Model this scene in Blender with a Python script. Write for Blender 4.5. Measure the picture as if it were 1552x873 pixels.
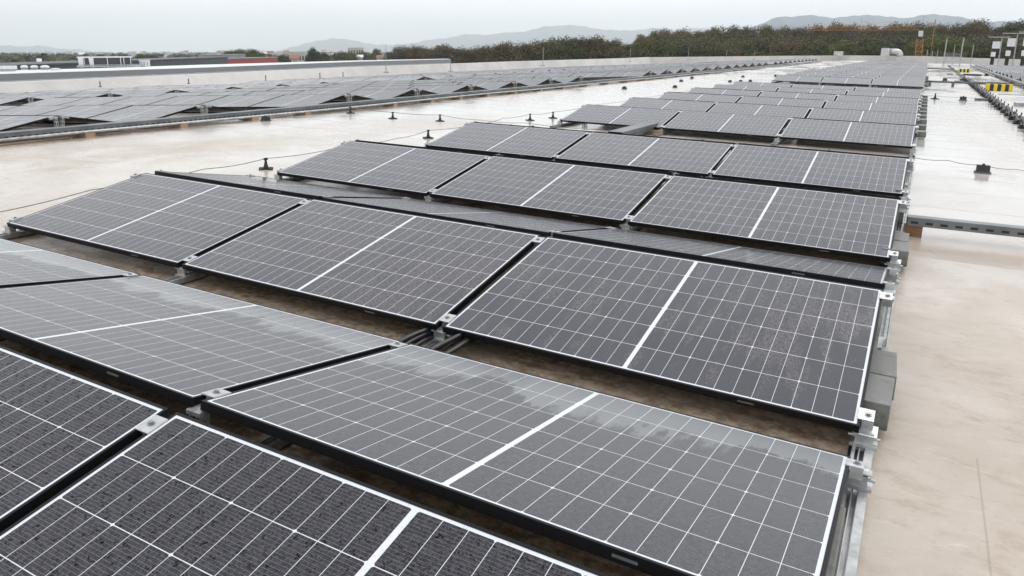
import bpy, bmesh, math, random
import numpy as np
from mathutils import Matrix, Vector, Euler

for _o in list(bpy.data.objects): bpy.data.objects.remove(_o)
SC = bpy.context.scene
COL = SC.collection

# ------------------------------------------------------------------ frames
# The roof is a gently sloping deck. Everything on it is laid out in deck
# coordinates (z = 0 on the deck) and then turned by RG into the level world.
NTRUE = Vector((-0.02929, -0.00434, 0.99956)).normalized()
RG = NTRUE.rotation_difference(Vector((0, 0, 1))).to_matrix().to_4x4()
CAM = Vector((0.04896, -1.41261, 1.42166))
YAW, PITCH, ROLL, FL = -0.51525, 0.22439, 0.02279, 0.74149
PX, PY = -40.92, -111.36
TILT, PITCHY, GR, GX, Z0 = 0.17697, 2.5677, 0.08909, 0.03638, 0.12
G1, G2 = 1.5946, 5.55923
PL, PW, PH = 1.762, 1.134, 0.030
CT, ST = math.cos(TILT), math.sin(TILT)

fwd = Vector((math.sin(YAW)*math.cos(PITCH), math.cos(YAW)*math.cos(PITCH), -math.sin(PITCH)))
rgt = Vector((math.cos(YAW), -math.sin(YAW), 0))
upv = rgt.cross(fwd)
r2 = rgt*math.cos(ROLL) + upv*math.sin(ROLL)
u2 = -rgt*math.sin(ROLL) + upv*math.cos(ROLL)
FP = FL*1552
CAMW = RG @ CAM

def ray(u, v):                       # direction, deck frame, for a point of the photograph
    return fwd + r2*((u-776-PX)/FP) - u2*((v-436.5-PY)/FP)
def far(u, v, dist):                 # world point at a real horizontal distance along a line of sight
    d = (RG.to_3x3() @ ray(u, v)); h = math.hypot(d.x, d.y)
    return CAMW + d*(dist/h)

# ------------------------------------------------------------------ camera
cd = bpy.data.cameras.new("camera"); cam = bpy.data.objects.new("camera", cd); COL.objects.link(cam)
M = Matrix((r2, u2, -fwd)).transposed().to_4x4(); M.translation = CAM
cam.matrix_world = RG @ M
cd.sensor_fit = 'HORIZONTAL'; cd.sensor_width = 36; cd.lens = 36*FL
cd.shift_x = -PX/1552; cd.shift_y = PY/1552
cd.clip_start = 0.05; cd.clip_end = 60000
SC.camera = cam

# ------------------------------------------------------------------ world, sun, exposure
SUN_EL, SUN_AZ = math.radians(48), math.radians(200)
W = bpy.data.worlds.new("World"); SC.world = W; W.use_nodes = True
wt = W.node_tree; wn = wt.nodes; wl = wt.links
for n in list(wn): wn.remove(n)
wo = wn.new('ShaderNodeOutputWorld'); bg = wn.new('ShaderNodeBackground'); wl.new(bg.outputs[0], wo.inputs[0])
sky = wn.new('ShaderNodeTexSky'); sky.sky_type = 'NISHITA'; sky.sun_disc = False
sky.sun_elevation = SUN_EL; sky.sun_rotation = SUN_AZ; sky.air_density = 1.0; sky.dust_density = 3.0
tc = wn.new('ShaderNodeTexCoord')
sep = wn.new('ShaderNodeSeparateXYZ'); wl.new(tc.outputs['Generated'], sep.inputs[0])
ramp = wn.new('ShaderNodeValToRGB'); wl.new(sep.outputs[2], ramp.inputs[0])     # overcast: pale at the horizon, greyer cloud above
cr = ramp.color_ramp
cr.elements[0].position = 0.0; cr.elements[0].color = (11.5, 11.55, 11.5, 1)
cr.elements[1].position = 1.0; cr.elements[1].color = (10.5, 10.6, 11.0, 1)
e = cr.elements.new(0.10); e.color = (11.2, 11.25, 11.3, 1)
e = cr.elements.new(0.35); e.color = (8.9, 9.1, 9.4, 1)
mp = wn.new('ShaderNodeMapping'); mp.inputs['Scale'].default_value = (1.6, 1.6, 7.0); wl.new(tc.outputs['Generated'], mp.inputs[0])
nz = wn.new('ShaderNodeTexNoise'); nz.inputs['Scale'].default_value = 1.7; nz.inputs['Detail'].default_value = 5; nz.inputs['Roughness'].default_value = .55
wl.new(mp.outputs[0], nz.inputs['Vector'])
cl = wn.new('ShaderNodeMapRange'); cl.inputs[1].default_value = .3; cl.inputs[2].default_value = .7; cl.inputs[3].default_value = .93; cl.inputs[4].default_value = 1.06
wl.new(nz.outputs[0], cl.inputs[0])
vm = wn.new('ShaderNodeVectorMath'); vm.operation = 'SCALE'; wl.new(ramp.outputs[0], vm.inputs[0]); wl.new(cl.outputs[0], vm.inputs['Scale'])
mx = wn.new('ShaderNodeMix'); mx.data_type = 'RGBA'; mx.inputs[0].default_value = .95
wl.new(sky.outputs[0], mx.inputs[6]); wl.new(vm.outputs[0], mx.inputs[7]); wl.new(mx.outputs[2], bg.inputs[0])
bg.inputs[1].default_value = 0.10
sd = bpy.data.lights.new("sun", 'SUN'); sd.energy = 0.7; sd.angle = math.radians(25); sd.color = (1, .97, .93)
so = bpy.data.objects.new("sun", sd); COL.objects.link(so)
so.rotation_euler = (math.radians(90)-SUN_EL, 0, math.pi - SUN_AZ + math.pi)
SC.view_settings.view_transform = 'Standard'; SC.view_settings.look = 'None'
SC.view_settings.exposure = 0.42; SC.view_settings.gamma = 1
SC.view_settings.use_curve_mapping = False
SC.cycles.volume_bounces = 3; SC.cycles.max_bounces = 6; SC.cycles.use_denoising = True
SC.cycles.volume_step_rate = 1.0

# ------------------------------------------------------------------ node helper
class NT:
    def __init__(s, name):
        s.m = bpy.data.materials.new(name); s.m.use_nodes = True
        s.t = s.m.node_tree; s.n = s.t.nodes; s.l = s.t.links
        for x in list(s.n): s.n.remove(x)
        s.out = s.n.new('ShaderNodeOutputMaterial'); s.b = s.n.new('ShaderNodeBsdfPrincipled')
        s.l.new(s.b.outputs[0], s.out.inputs[0])
    def _in(s, sock, v):
        if isinstance(v, bpy.types.NodeSocket): s.l.new(v, sock)
        else: sock.default_value = v
    def set(s, **k):
        for a, v in k.items():
            nm = {'color':'Base Color','rough':'Roughness','metal':'Metallic','normal':'Normal','spec':'Specular IOR Level','ior':'IOR','coat':'Coat Weight','coatrough':'Coat Roughness','emis':'Emission Color','emstr':'Emission Strength'}[a]
            if a in ('color','emis') and not isinstance(v, bpy.types.NodeSocket): v = tuple(v)+(1,) if len(v) == 3 else v
            s._in(s.b.inputs[nm], v)
        return s
    def m_(s, op, a, b=None, c=None):
        n = s.n.new('ShaderNodeMath'); n.operation = op
        s._in(n.inputs[0], a)
        if b is not None: s._in(n.inputs[1], b)
        if c is not None: s._in(n.inputs[2], c)
        return n.outputs[0]
    def mr(s, v, a, b, c=0., d=1., smooth=True):
        n = s.n.new('ShaderNodeMapRange'); n.interpolation_type = 'SMOOTHSTEP' if smooth else 'LINEAR'
        s._in(n.inputs[0], v)
        for i, x in enumerate((a, b, c, d)): s._in(n.inputs[i+1], x)
        return n.outputs[0]
    def mix(s, f, a, b):
        n = s.n.new('ShaderNodeMix'); n.data_type = 'RGBA'; s._in(n.inputs[0], f)
        for i, v in ((6, a), (7, b)):
            if not isinstance(v, bpy.types.NodeSocket): v = tuple(v)+(1,) if len(v) == 3 else v
            s._in(n.inputs[i], v)
        return n.outputs[2]
    def coord(s, kind='Object'):
        n = s.n.new('ShaderNodeTexCoord'); return n.outputs[kind]
    def sep(s, v):
        n = s.n.new('ShaderNodeSeparateXYZ'); s.l.new(v, n.inputs[0]); return n.outputs
    def comb(s, x, y, z):
        n = s.n.new('ShaderNodeCombineXYZ')
        for i, v in enumerate((x, y, z)): s._in(n.inputs[i], v)
        return n.outputs[0]
    def map(s, v, scale=(1,1,1), loc=(0,0,0), rot=(0,0,0)):
        n = s.n.new('ShaderNodeMapping'); s.l.new(v, n.inputs[0]); n.inputs['Scale'].default_value = scale
        s._in(n.inputs['Location'], loc); n.inputs['Rotation'].default_value = rot
        return n.outputs[0]
    def noise(s, v, scale=5, detail=4, rough=.5, dist=0., dims='3D'):
        n = s.n.new('ShaderNodeTexNoise'); n.noise_dimensions = dims; s.l.new(v, n.inputs['Vector'])
        n.inputs['Scale'].default_value = scale; n.inputs['Detail'].default_value = detail
        n.inputs['Roughness'].default_value = rough; n.inputs['Distortion'].default_value = dist
        return n.outputs[0]
    def vor(s, v, scale=5, feature='F1', rnd=1.):
        n = s.n.new('ShaderNodeTexVoronoi'); n.feature = feature; s.l.new(v, n.inputs['Vector'])
        n.inputs['Scale'].default_value = scale; n.inputs['Randomness'].default_value = rnd
        return n.outputs['Distance']
    def bump(s, h, strength=.2, dist=.01):
        n = s.n.new('ShaderNodeBump'); s.l.new(h, n.inputs['Height']); n.inputs['Strength'].default_value = strength; n.inputs['Distance'].default_value = dist
        return n.outputs[0]
    def rnd(s):
        n = s.n.new('ShaderNodeObjectInfo'); return n.outputs['Random']

def simple(name, col, rough=.6, metal=0., nscale=6, namt=.12, bump=0., spec=None):
    t = NT(name); c = t.coord()
    f = t.noise(c, nscale, 5, .6)
    dark = tuple(x*(1-namt*1.6) for x in col); lite = tuple(min(1, x*(1+namt)) for x in col)
    t.set(color=t.mix(t.mr(f, .3, .7), dark, lite), rough=t.mr(f, .3, .7, rough*.85, min(1, rough*1.12)), metal=metal)
    if bump: t.set(normal=t.bump(t.noise(c, nscale*8, 4), bump, .01))
    if spec is not None: t.set(spec=spec)
    return t.m

# ------------------------------------------------------------------ materials
def glass_material(name, kind):
    t = NT(name)
    uvn = t.n.new('ShaderNodeUVMap'); uv = uvn.outputs[0]
    x, y, _ = t.sep(uv)                      # metres from the panel centre / from the lower edge
    ax = t.m_('ABSOLUTE', x)
    cw, ch = (PL/2-.0195-.0085)/12, (PW-.039)/6
    xr = t.m_('DIVIDE', t.m_('SUBTRACT', ax, .0085), cw)           # columns from the centre bar
    yr = t.m_('DIVIDE', t.m_('SUBTRACT', y, .0195), ch)
    def dline(r, w):                                               # distance to the nearest whole number, in metres
        f = t.m_('FRACT', t.m_('ADD', r, .5)); return t.m_('MULTIPLY', t.m_('ABSOLUTE', t.m_('SUBTRACT', f, .5)), w)
    dx, dy = dline(xr, cw), dline(yr, ch)
    line = t.m_('MAXIMUM', t.m_('LESS_THAN', dx, .00085), t.m_('LESS_THAN', dy, .00125))
    dx3 = dline(t.m_('DIVIDE', xr, 3.), cw*3)
    diam = t.m_('LESS_THAN', t.m_('ADD', dx3, dy), .0068)
    bord = t.m_('MAXIMUM', t.m_('LESS_THAN', xr, 0.), t.m_('GREATER_THAN', xr, 12.))
    bord = t.m_('MAXIMUM', bord, t.m_('MAXIMUM', t.m_('LESS_THAN', yr, 0.), t.m_('GREATER_THAN', yr, 6.)))
    white = t.m_('MAXIMUM', t.m_('MAXIMUM', line, diam), bord)
    bb = t.m_('LESS_THAN', dline(t.m_('MULTIPLY', yr, 16.), ch/16), .00042)      # thin wires along the cells
    r = t.rnd()
    off = t.comb(t.m_('MULTIPLY', r, 37.), t.m_('MULTIPLY', r, 91.), 0.)
    n = t.n.new('ShaderNodeVectorMath'); n.operation = 'ADD'; t.l.new(uv, n.inputs[0]); t.l.new(off, n.inputs[1]); P = n.outputs[0]
    cellid = t.comb(t.m_('FLOOR', xr), t.m_('FLOOR', yr), t.m_('ADD', t.m_('SIGN', x), t.m_('MULTIPLY', r, 9.)))
    wn_ = t.n.new('ShaderNodeTexWhiteNoise'); t.l.new(cellid, wn_.inputs[0])
    cell = t.mix(wn_.outputs[0], (.012, .014, .021), (.019, .021, .030))
    big = t.noise(t.map(P, (1.0, 1.0, 1)), 2.0, 4, .55)                         # cloudy film left by the rain
    streak = t.noise(t.map(P, (9, 1.6, 1)), 2.0, 5, .6, .3)                     # runs down the slope
    speck = t.noise(P, 190, 3, .75)                                             # fine beads of water
    coarse = t.noise(t.map(P, (1, .6, 1)), 85, 3, .7)
    beads = t.mr(t.m_('ADD', t.m_('MULTIPLY', speck, .6), t.m_('MULTIPLY', coarse, .4)), .43, .58)
    dv = t.vor(P, 135); dsel = t.noise(P, 46, 2)
    drop = t.m_('LESS_THAN', dv, t.mr(dsel, .40, .70, .05, .46))
    wetsel = t.m_('ADD', t.m_('MULTIPLY', streak, .6), t.m_('MULTIPLY', big, .4))
    if kind[0] == 'A':
        mask = t.mr(t.m_('ADD', wetsel, t.mr(y, 0., .5, -.05, .02, False)), *((.36, .47) if kind == 'A0' else (t.m_('SUBTRACT', .485, t.m_('MULTIPLY', r, .07)), t.m_('SUBTRACT', .595, t.m_('MULTIPLY', r, .07)))))
        film = t.m_('MULTIPLY', mask, t.mr(beads, 0, 1, .0, .95))
        dropm = t.m_('MULTIPLY', drop, t.m_('ADD', t.m_('MULTIPLY', mask, .85), .15))
        filmc = (.112, .100, .103) if kind == 'A' else (.060, .055, .058); base_spec = .68 if kind == 'A' else .38
        rgh = t.mr(mask, 0, 1, .06, .19); bstr = .18
        sp = t.m_('SUBTRACT', base_spec, t.m_('MULTIPLY', mask, .16))
    else:
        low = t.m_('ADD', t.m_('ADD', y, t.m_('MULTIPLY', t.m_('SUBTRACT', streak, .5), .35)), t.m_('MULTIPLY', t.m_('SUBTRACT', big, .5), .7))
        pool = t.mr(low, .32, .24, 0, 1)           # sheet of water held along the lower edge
        mask = t.m_('MULTIPLY', t.mr(wetsel, .42, .56, .55, 1.), t.m_('SUBTRACT', 1., pool))
        film = t.m_('MULTIPLY', mask, t.mr(beads, 0, 1, .18, .75))
        dropm = t.m_('MULTIPLY', t.m_('MULTIPLY', drop, t.m_('SUBTRACT', 1., pool)), .4)
        filmc = (.080, .076, .078); base_spec = .58
        rgh = t.mr(pool, 0, 1, .20, .12); bstr = .10
        sp = t.m_('SUBTRACT', base_spec, t.m_('MULTIPLY', mask, .16))
    base = t.mix(film, cell, filmc)
    if kind == 'B': base = t.mix(t.m_('MULTIPLY', pool, .7), base, (.165, .175, .180))     # pale sky reflection on the standing water, painted into the colour
    base = t.mix(t.m_('MULTIPLY', bb, .48 if kind == 'A0' else .34), base, (.27, .27, .30))
    base = t.mix(t.m_('MULTIPLY', white, .9), base, (.72, .74, .77))
    dropm = t.m_('MULTIPLY', dropm, t.m_('SUBTRACT', 1., t.m_('MULTIPLY', white, .8)))
    base = t.mix(t.m_('MULTIPLY', dropm, .7), base, (.008, .008, .010))
    h = t.m_('MULTIPLY', t.mr(dv, 0., .45, 1., 0.), t.m_('MAXIMUM', dropm, .04))
    h = t.m_('ADD', h, t.m_('MULTIPLY', t.m_('MULTIPLY', beads, mask), .35))
    t.set(color=base, rough=rgh, normal=t.bump(h, bstr, .0010), ior=1.52)
    t.set(spec=t.m_('SUBTRACT', sp, t.m_('MULTIPLY', dropm, .3)))
    return t.m
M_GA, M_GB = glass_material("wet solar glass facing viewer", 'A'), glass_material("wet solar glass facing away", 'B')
M_GA0 = glass_material("solar glass beaded all over with rain", 'A0')

def frame_mat():
    t = NT("black anodised frame"); c = t.coord(); f = t.noise(c, 30, 4)
    t.set(color=t.mix(f, (.004, .004, .005), (.009, .009, .010)), rough=.5, spec=.18); return t.m
M_FRAME = frame_mat()
M_BACK = simple("panel backsheet", (.38, .37, .35), .6)
M_ALU = simple("mill aluminium", (.52, .53, .53), .45, .75, 25, .12)
M_ALUD = simple("dull aluminium rail", (.42, .43, .43), .45, .6, 12, .2)
M_STEEL = simple("bolt steel", (.35, .35, .36), .35, .9, 40, .2)
M_PLATE = simple("grey type plate", (.12, .12, .125), .5)
M_RUB = simple("black rubber", (.018, .018, .019), .55, 0, 20, .3)
M_CAB = simple("black cable jacket", (.012, .012, .013), .4, 0, 20, .3)
M_WIRE = simple("grounding wire", (.22, .22, .22), .5, .6, 20, .2)
M_YEL = simple("yellow paint", (.72, .50, .02), .45, 0, 9, .12)
M_BLK = simple("black paint", (.02, .02, .022), .45, 0, 9, .2)
M_WHT = simple("white enamel", (.72, .73, .74), .4, 0, 6, .06)
M_GALV = simple("galvanised steel", (.42, .44, .45), .42, .7, 9, .22)
M_DUCT = simple("silver duct sheet", (.55, .55, .54), .35, .7, 5, .15)
M_ORANGE = simple("orange crane paint", (.42, .19, .065), .55, 0, 4, .15)

def concrete():
    t = NT("wet concrete ballast"); c = t.coord()
    a = t.noise(c, 5, 6, .6); b = t.noise(c, 60, 4, .7); g = t.noise(c, 14, 4)
    col = t.mix(t.mr(a, .35, .65), (.10, .10, .093), (.19, .19, .178))
    col = t.mix(t.m_('MULTIPLY', t.mr(g, .55, .7), .5), col, (.07, .085, .05))
    z = t.sep(c)[2]
    col = t.mix(t.m_('MULTIPLY', t.mr(t.m_('ADD', z, t.m_('MULTIPLY', a, .05)), .03, .07, 1, 0), .5), col, (.045, .045, .035))
    t.set(color=col, rough=t.mr(a, .35, .65, .35, .65), normal=t.bump(b, .5, .004)); return t.m
M_CONC = concrete()
def wood():
    t = NT("weathered timber block"); c = t.coord()
    a = t.noise(t.map(c, (2, 30, 30)), 3, 5, .6, .5)
    t.set(color=t.mix(t.mr(a, .3, .7), (.13, .055, .025), (.34, .19, .10)), rough=.6, normal=t.bump(a, .4, .003)); return t.m
M_WOOD = wood()
M_WOODP = simple("pale timber block", (.30, .215, .145), .6, 0, 9, .25)

def tray_mat():
    t = NT("slotted cable tray steel"); c = t.coord(); x, y, z = t.sep(c)
    f = t.noise(c, 4, 5)
    col = t.mix(t.mr(f, .3, .7), (.13, .145, .15), (.20, .215, .22))
    fr = t.m_('FRACT', t.m_('DIVIDE', x, .10))
    slot = t.m_('MULTIPLY', t.m_('LESS_THAN', t.m_('ABSOLUTE', t.m_('SUBTRACT', fr, .5)), .25), t.m_('LESS_THAN', t.m_('ABSOLUTE', t.m_('SUBTRACT', z, .028)), .0095))
    t.set(color=t.mix(slot, col, (.008, .008, .008)), rough=.45, metal=t.m_('MULTIPLY', t.m_('SUBTRACT', 1., slot), .45)); return t.m
M_TRAY = tray_mat()

def deck_mat():
    t = NT("wet beige roofing membrane"); c = t.coord(); x, y, z = t.sep(c)
    big = t.noise(t.map(c, (.35, .12, 1)), 1.0, 5, .55, .3)
    med = t.noise(c, 1.3, 6, .6, .5)
    scuff = t.noise(t.map(c, (1, 1.6, 1), rot=(0, 0, .5)), 7.5, 8, .74, .35)
    brush = t.noise(t.map(c, (3.2, 6.5, 1), rot=(0, 0, -.6)), 2.2, 9, .74, 1.1)
    grain = t.noise(c, 140, 3, .6)
    pale, tan, dirt = (.50, .435, .365), (.40, .325, .252), (.20, .145, .095)
    col = t.mix(t.mr(med, .32, .68), tan, pale)
    # silt is thickest close to the first rows and thins out with distance
    near0 = t.mr(t.m_('ADD', y, t.m_('MULTIPLY', t.m_('SUBTRACT', big, .5), 3.)), .6, 4.2, 1., 0.)
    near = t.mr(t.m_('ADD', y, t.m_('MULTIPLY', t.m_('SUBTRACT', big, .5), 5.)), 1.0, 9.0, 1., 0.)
    col = t.mix(t.m_('MULTIPLY', near0, .45), col, t.mix(t.mr(med, .35, .65), (.33, .265, .205), (.43, .365, .30)))
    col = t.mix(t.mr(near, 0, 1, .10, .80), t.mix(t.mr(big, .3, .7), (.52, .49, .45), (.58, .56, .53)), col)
    col = t.mix(t.m_('MULTIPLY', t.mr(t.m_('ADD', t.m_('MULTIPLY', scuff, .6), t.m_('MULTIPLY', t.noise(c, 2.2, 6, .7), .4)), .47, .66), t.m_('ADD', t.m_('MULTIPLY', near, .58), .04)), col, (.29, .22, .16))
    col = t.mix(t.m_('MULTIPLY', t.mr(t.noise(c, 34, 4, .75), .55, .70), t.m_('MULTIPLY', near, .22)), col, (.25, .20, .15))
    col = t.mix(t.m_('MULTIPLY', t.mr(brush, .54, .72), t.m_('ADD', t.m_('MULTIPLY', near, .26), .03)), col, (.66, .60, .53))
    speck = t.m_('LESS_THAN', t.vor(c, 4.5), t.mr(t.noise(c, 9, 2), .5, .75, 0, .05))
    col = t.mix(t.m_('MULTIPLY', speck, .7), col, (.10, .08, .06))
    # silt washed under the arrays and along the trays
    def band(v, a, b, w): return t.m_('MULTIPLY', t.mr(v, a-w, a), t.mr(v, b, b+w, 1., 0.))
    wob = t.m_('MULTIPLY', t.m_('SUBTRACT', t.noise(t.map(c, (.5, .5, 1)), 1.6, 5, .6, .8), .5), 1.4)
    xs = t.m_('ADD', x, wob)
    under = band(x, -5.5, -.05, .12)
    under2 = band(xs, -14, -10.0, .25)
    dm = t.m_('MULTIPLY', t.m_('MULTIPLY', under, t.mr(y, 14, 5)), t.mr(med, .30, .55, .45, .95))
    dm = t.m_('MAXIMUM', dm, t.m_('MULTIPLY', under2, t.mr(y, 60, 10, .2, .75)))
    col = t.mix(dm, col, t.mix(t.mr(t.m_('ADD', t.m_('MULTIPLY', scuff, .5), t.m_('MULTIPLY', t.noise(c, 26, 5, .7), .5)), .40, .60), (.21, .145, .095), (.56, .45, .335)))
    tr = t.m_('MULTIPLY', band(t.m_('ADD', y, t.m_('MULTIPLY', wob, .3)), 4.75, 5.15, .18), t.mr(x, 0, .2))
    col = t.mix(t.m_('MULTIPLY', tr, .45), col, (.36, .26, .18))
    # welded membrane seams, across the roof and (few) along it
    wv = t.m_('MULTIPLY', t.m_('SUBTRACT', t.noise(t.map(c, (.4, .4, 1)), 1.0, 3), .5), .10)
    def seam(v, step, w, o=0.): 
        f = t.m_('FRACT', t.m_('DIVIDE', t.m_('ADD', t.m_('ADD', v, wv), o), step)); return t.m_('MULTIPLY', t.m_('ABSOLUTE', t.m_('SUBTRACT', f, .5)), step)
    sy = seam(y, 1.04, 1, .05)
    ridx = t.m_('FLOOR', t.m_('DIVIDE', t.m_('ADD', t.m_('ADD', y, wv), .55), 1.46))
    sx = seam(t.m_('ADD', x, t.m_('MULTIPLY', ridx, 4.37)), 10.0, 1, 3.2)
    sxl = t.m_('MULTIPLY', t.m_('LESS_THAN', sx, .004), t.m_('LESS_THAN', y, 3.))
    brk = t.m_('MULTIPLY', t.mr(y, 5.6, 6.6, .12, 1.), t.mr(t.noise(t.map(c, (1, 3, 1)), 1.1, 3), .38, .55, .25, 1.))
    near1 = t.m_('MULTIPLY', t.m_('LESS_THAN', t.m_('ABSOLUTE', t.m_('SUBTRACT', t.m_('ADD', x, t.m_('MULTIPLY', wv, .25)), .385)), .0035), t.m_('LESS_THAN', y, 1.62))
    sl = t.m_('MAXIMUM', t.m_('MULTIPLY', t.m_('LESS_THAN', sy, .0075), brk), near1)
    col = t.mix(t.m_('MULTIPLY', sl, t.mr(y, 1.6, 3., .35, .7)), col, (.20, .16, .125))
    soft = t.mr(sy, .0, .10, 1., 0.)
    col = t.mix(t.m_('MULTIPLY', t.m_('MULTIPLY', t.m_('MULTIPLY', soft, brk), t.mr(med, .35, .6)), .30), col, (.42, .33, .25))
    wet = t.mr(t.m_('ADD', t.m_('MULTIPLY', big, .6), t.m_('MULTIPLY', med, .4)), .36, .60)
    rr = t.m_('ADD', t.mr(wet, 0, 1, .34, .07), t.m_('MULTIPLY', near, .16))
    hh = t.m_('ADD', t.m_('MULTIPLY', t.m_('MULTIPLY', grain, .1), t.m_('SUBTRACT', 1.15, wet)), t.m_('MULTIPLY', scuff, .3))
    hh = t.m_('ADD', hh, t.mr(sy, .0, .05, .4, 0.))
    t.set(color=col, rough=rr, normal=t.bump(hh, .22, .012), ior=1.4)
    return t.m
M_DECK = deck_mat()
M_PARA = simple("pale grey beige upstand membrane", (.47, .45, .425), .45, 0, .5, .10)
M_COPE = simple("dark grey coping sheet", (.085, .09, .094), .7, 0, 1.5, .10)
M_COPEL = simple("light coping edge", (.62, .63, .63), .4, .2, 2, .08)
M_NROOF = simple("white neighbouring roof", (.66, .655, .64), .35, 0, .12, .06)

# ------------------------------------------------------------------ mesh helpers
ROOF = []                                                  # top-level objects laid out in deck coordinates
def link(o): COL.objects.link(o); return o
def tag(o, label=None, cat=None, group=None, kind=None):
    if label: o['label'] = label
    if cat: o['category'] = cat
    if group: o['group'] = group
    if kind: o['kind'] = kind
    return o
class MB:
    def __init__(s): s.v = []; s.f = []; s.mi = []; s.uv = None
    def add(s, vs, fs, mi=0):
        b = len(s.v); s.v += [tuple(p) for p in vs]; s.f += [tuple(i+b for i in f) for f in fs]; s.mi += [mi]*len(fs); return s
    def box(s, a, b, mi=0, mat=None):
        (x0, y0, z0), (x1, y1, z1) = a, b
        vs = [Vector(p) for p in ((x0,y0,z0),(x1,y0,z0),(x1,y1,z0),(x0,y1,z0),(x0,y0,z1),(x1,y0,z1),(x1,y1,z1),(x0,y1,z1))]
        if mat is not None: vs = [mat @ p for p in vs]
        return s.add(vs, ((0,3,2,1),(4,5,6,7),(0,1,5,4),(1,2,6,5),(2,3,7,6),(3,0,4,7)), mi)
    def tube(s, pts, r, n=8, mi=0, caps=True, radii=None):
        pts = [Vector(p) for p in pts]; rings = []
        for i, p in enumerate(pts):
            d = (pts[min(i+1, len(pts)-1)] - pts[max(i-1, 0)]).normalized()
            a = Vector((0,0,1)) if abs(d.z) < .9 else Vector((1,0,0))
            x = d.cross(a).normalized(); y = d.cross(x)
            rr = radii[i] if radii else r
            rings.append([p + x*rr*math.cos(2*math.pi*k/n) + y*rr*math.sin(2*math.pi*k/n) for k in range(n)])
        vs = [q for g in rings for q in g]; fs = []
        for i in range(len(pts)-1):
            for k in range(n): fs.append((i*n+k, i*n+(k+1)%n, (i+1)*n+(k+1)%n, (i+1)*n+k))
        if caps: fs.append(tuple(range(n))); fs.append(tuple((len(pts)-1)*n+k for k in range(n)))
        return s.add(vs, fs, mi)
    def prism(s, prof, a, b, mi=0):                        # profile in y,z extruded along x
        n = len(prof); vs = [(a, p[0], p[1]) for p in prof] + [(b, p[0], p[1]) for p in prof]
        fs = [tuple(range(n)), tuple(n+i for i in range(n))] + [(i, (i+1)%n, n+(i+1)%n, n+i) for i in range(n)]
        return s.add(vs, fs, mi)
    def mesh(s, name, mats, bevel=0, smooth=False):
        me = bpy.data.meshes.new(name); me.from_pydata(s.v, [], s.f)
        for m in (mats if isinstance(mats, (list, tuple)) else [mats]): me.materials.append(m)
        me.polygons.foreach_set('material_index', s.mi)
        bm = bmesh.new(); bm.from_mesh(me); bmesh.ops.recalc_face_normals(bm, faces=bm.faces)
        if bevel: bmesh.ops.bevel(bm, geom=list(bm.edges), offset=bevel, segments=2, affect='EDGES', profile=.6)
        bm.to_mesh(me); bm.free()
        if smooth: me.polygons.foreach_set('use_smooth', [True]*len(me.polygons))
        me.update(); return me
    def build(s, name, mats, parent=None, bevel=0, smooth=False, roof=True):
        o = link(bpy.data.objects.new(name, s.mesh(name, mats, bevel, smooth)))
        if parent is not None: o.parent = parent
        elif roof: ROOF.append(o)
        return o
def empty(name, loc=(0,0,0), rot=(0,0,0), roof=True):
    o = link(bpy.data.objects.new(name, None)); o.location = loc; o.rotation_euler = rot; o.empty_display_size = .2
    if roof: ROOF.append(o)
    return o
def copy_thing(o, loc=None, rot=None, roof=True):
    c = o.copy(); COL.objects.link(c); c.parent = None
    if loc is not None: c.location = loc
    if rot is not None: c.rotation_euler = rot
    for ch in o.children:
        d = ch.copy(); COL.objects.link(d); d.parent = c
        for g in ch.children:
            k = g.copy(); COL.objects.link(k); k.parent = d
    if roof: ROOF.append(c)
    return c
ORD = "first second third fourth fifth sixth seventh eighth ninth tenth eleventh twelfth thirteenth fourteenth fifteenth sixteenth seventeenth eighteenth nineteenth twentieth".split()
ORD += ["twenty-"+w for w in ORD[:9]] + ["thirtieth"] + ["thirty-"+w for w in ORD[:9]]

def deck_z(x):
    if x > -9.6: return 0.
    if x > -35.4: return -.062*(-9.6 - x)
    return -.062*25.8

# ================================================================== THE SETTING
def build_deck():
    xs = [-37.6, -35.4, -30, -25, -20, -15, -12, -9.6, -6, -2, 2, 6, 12, 25, 60]
    ys = [-12, -5, 0, 5, 10, 20, 30, 45, 60, 80, 100, 116]
    m = MB(); vs = [(x, y, deck_z(x)) for y in ys for x in xs]; n = len(xs)
    fs = [(j*n+i, j*n+i+1, (j+1)*n+i+1, (j+1)*n+i) for j in range(len(ys)-1) for i in range(n-1)]
    m.add(vs, fs)
    b = [(x, y, -9.5) for y in (ys[0], ys[-1]) for x in xs]      # hall below the deck
    o = len(m.v); m.v += b
    L = len(ys)-1
    for i in range(n-1):
        m.f.append((i, i+1, o+i+1, o+i)); m.mi.append(1)
        m.f.append((L*n+i, L*n+i+1, o+n+i+1, o+n+i)); m.mi.append(1)
    m.f.append((0, o, o+n, L*n)); m.mi.append(1)
    for j in range(L): pass
    return tag(m.build("roof_deck", [M_DECK, M_PARA]), kind='structure')
build_deck()

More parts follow.
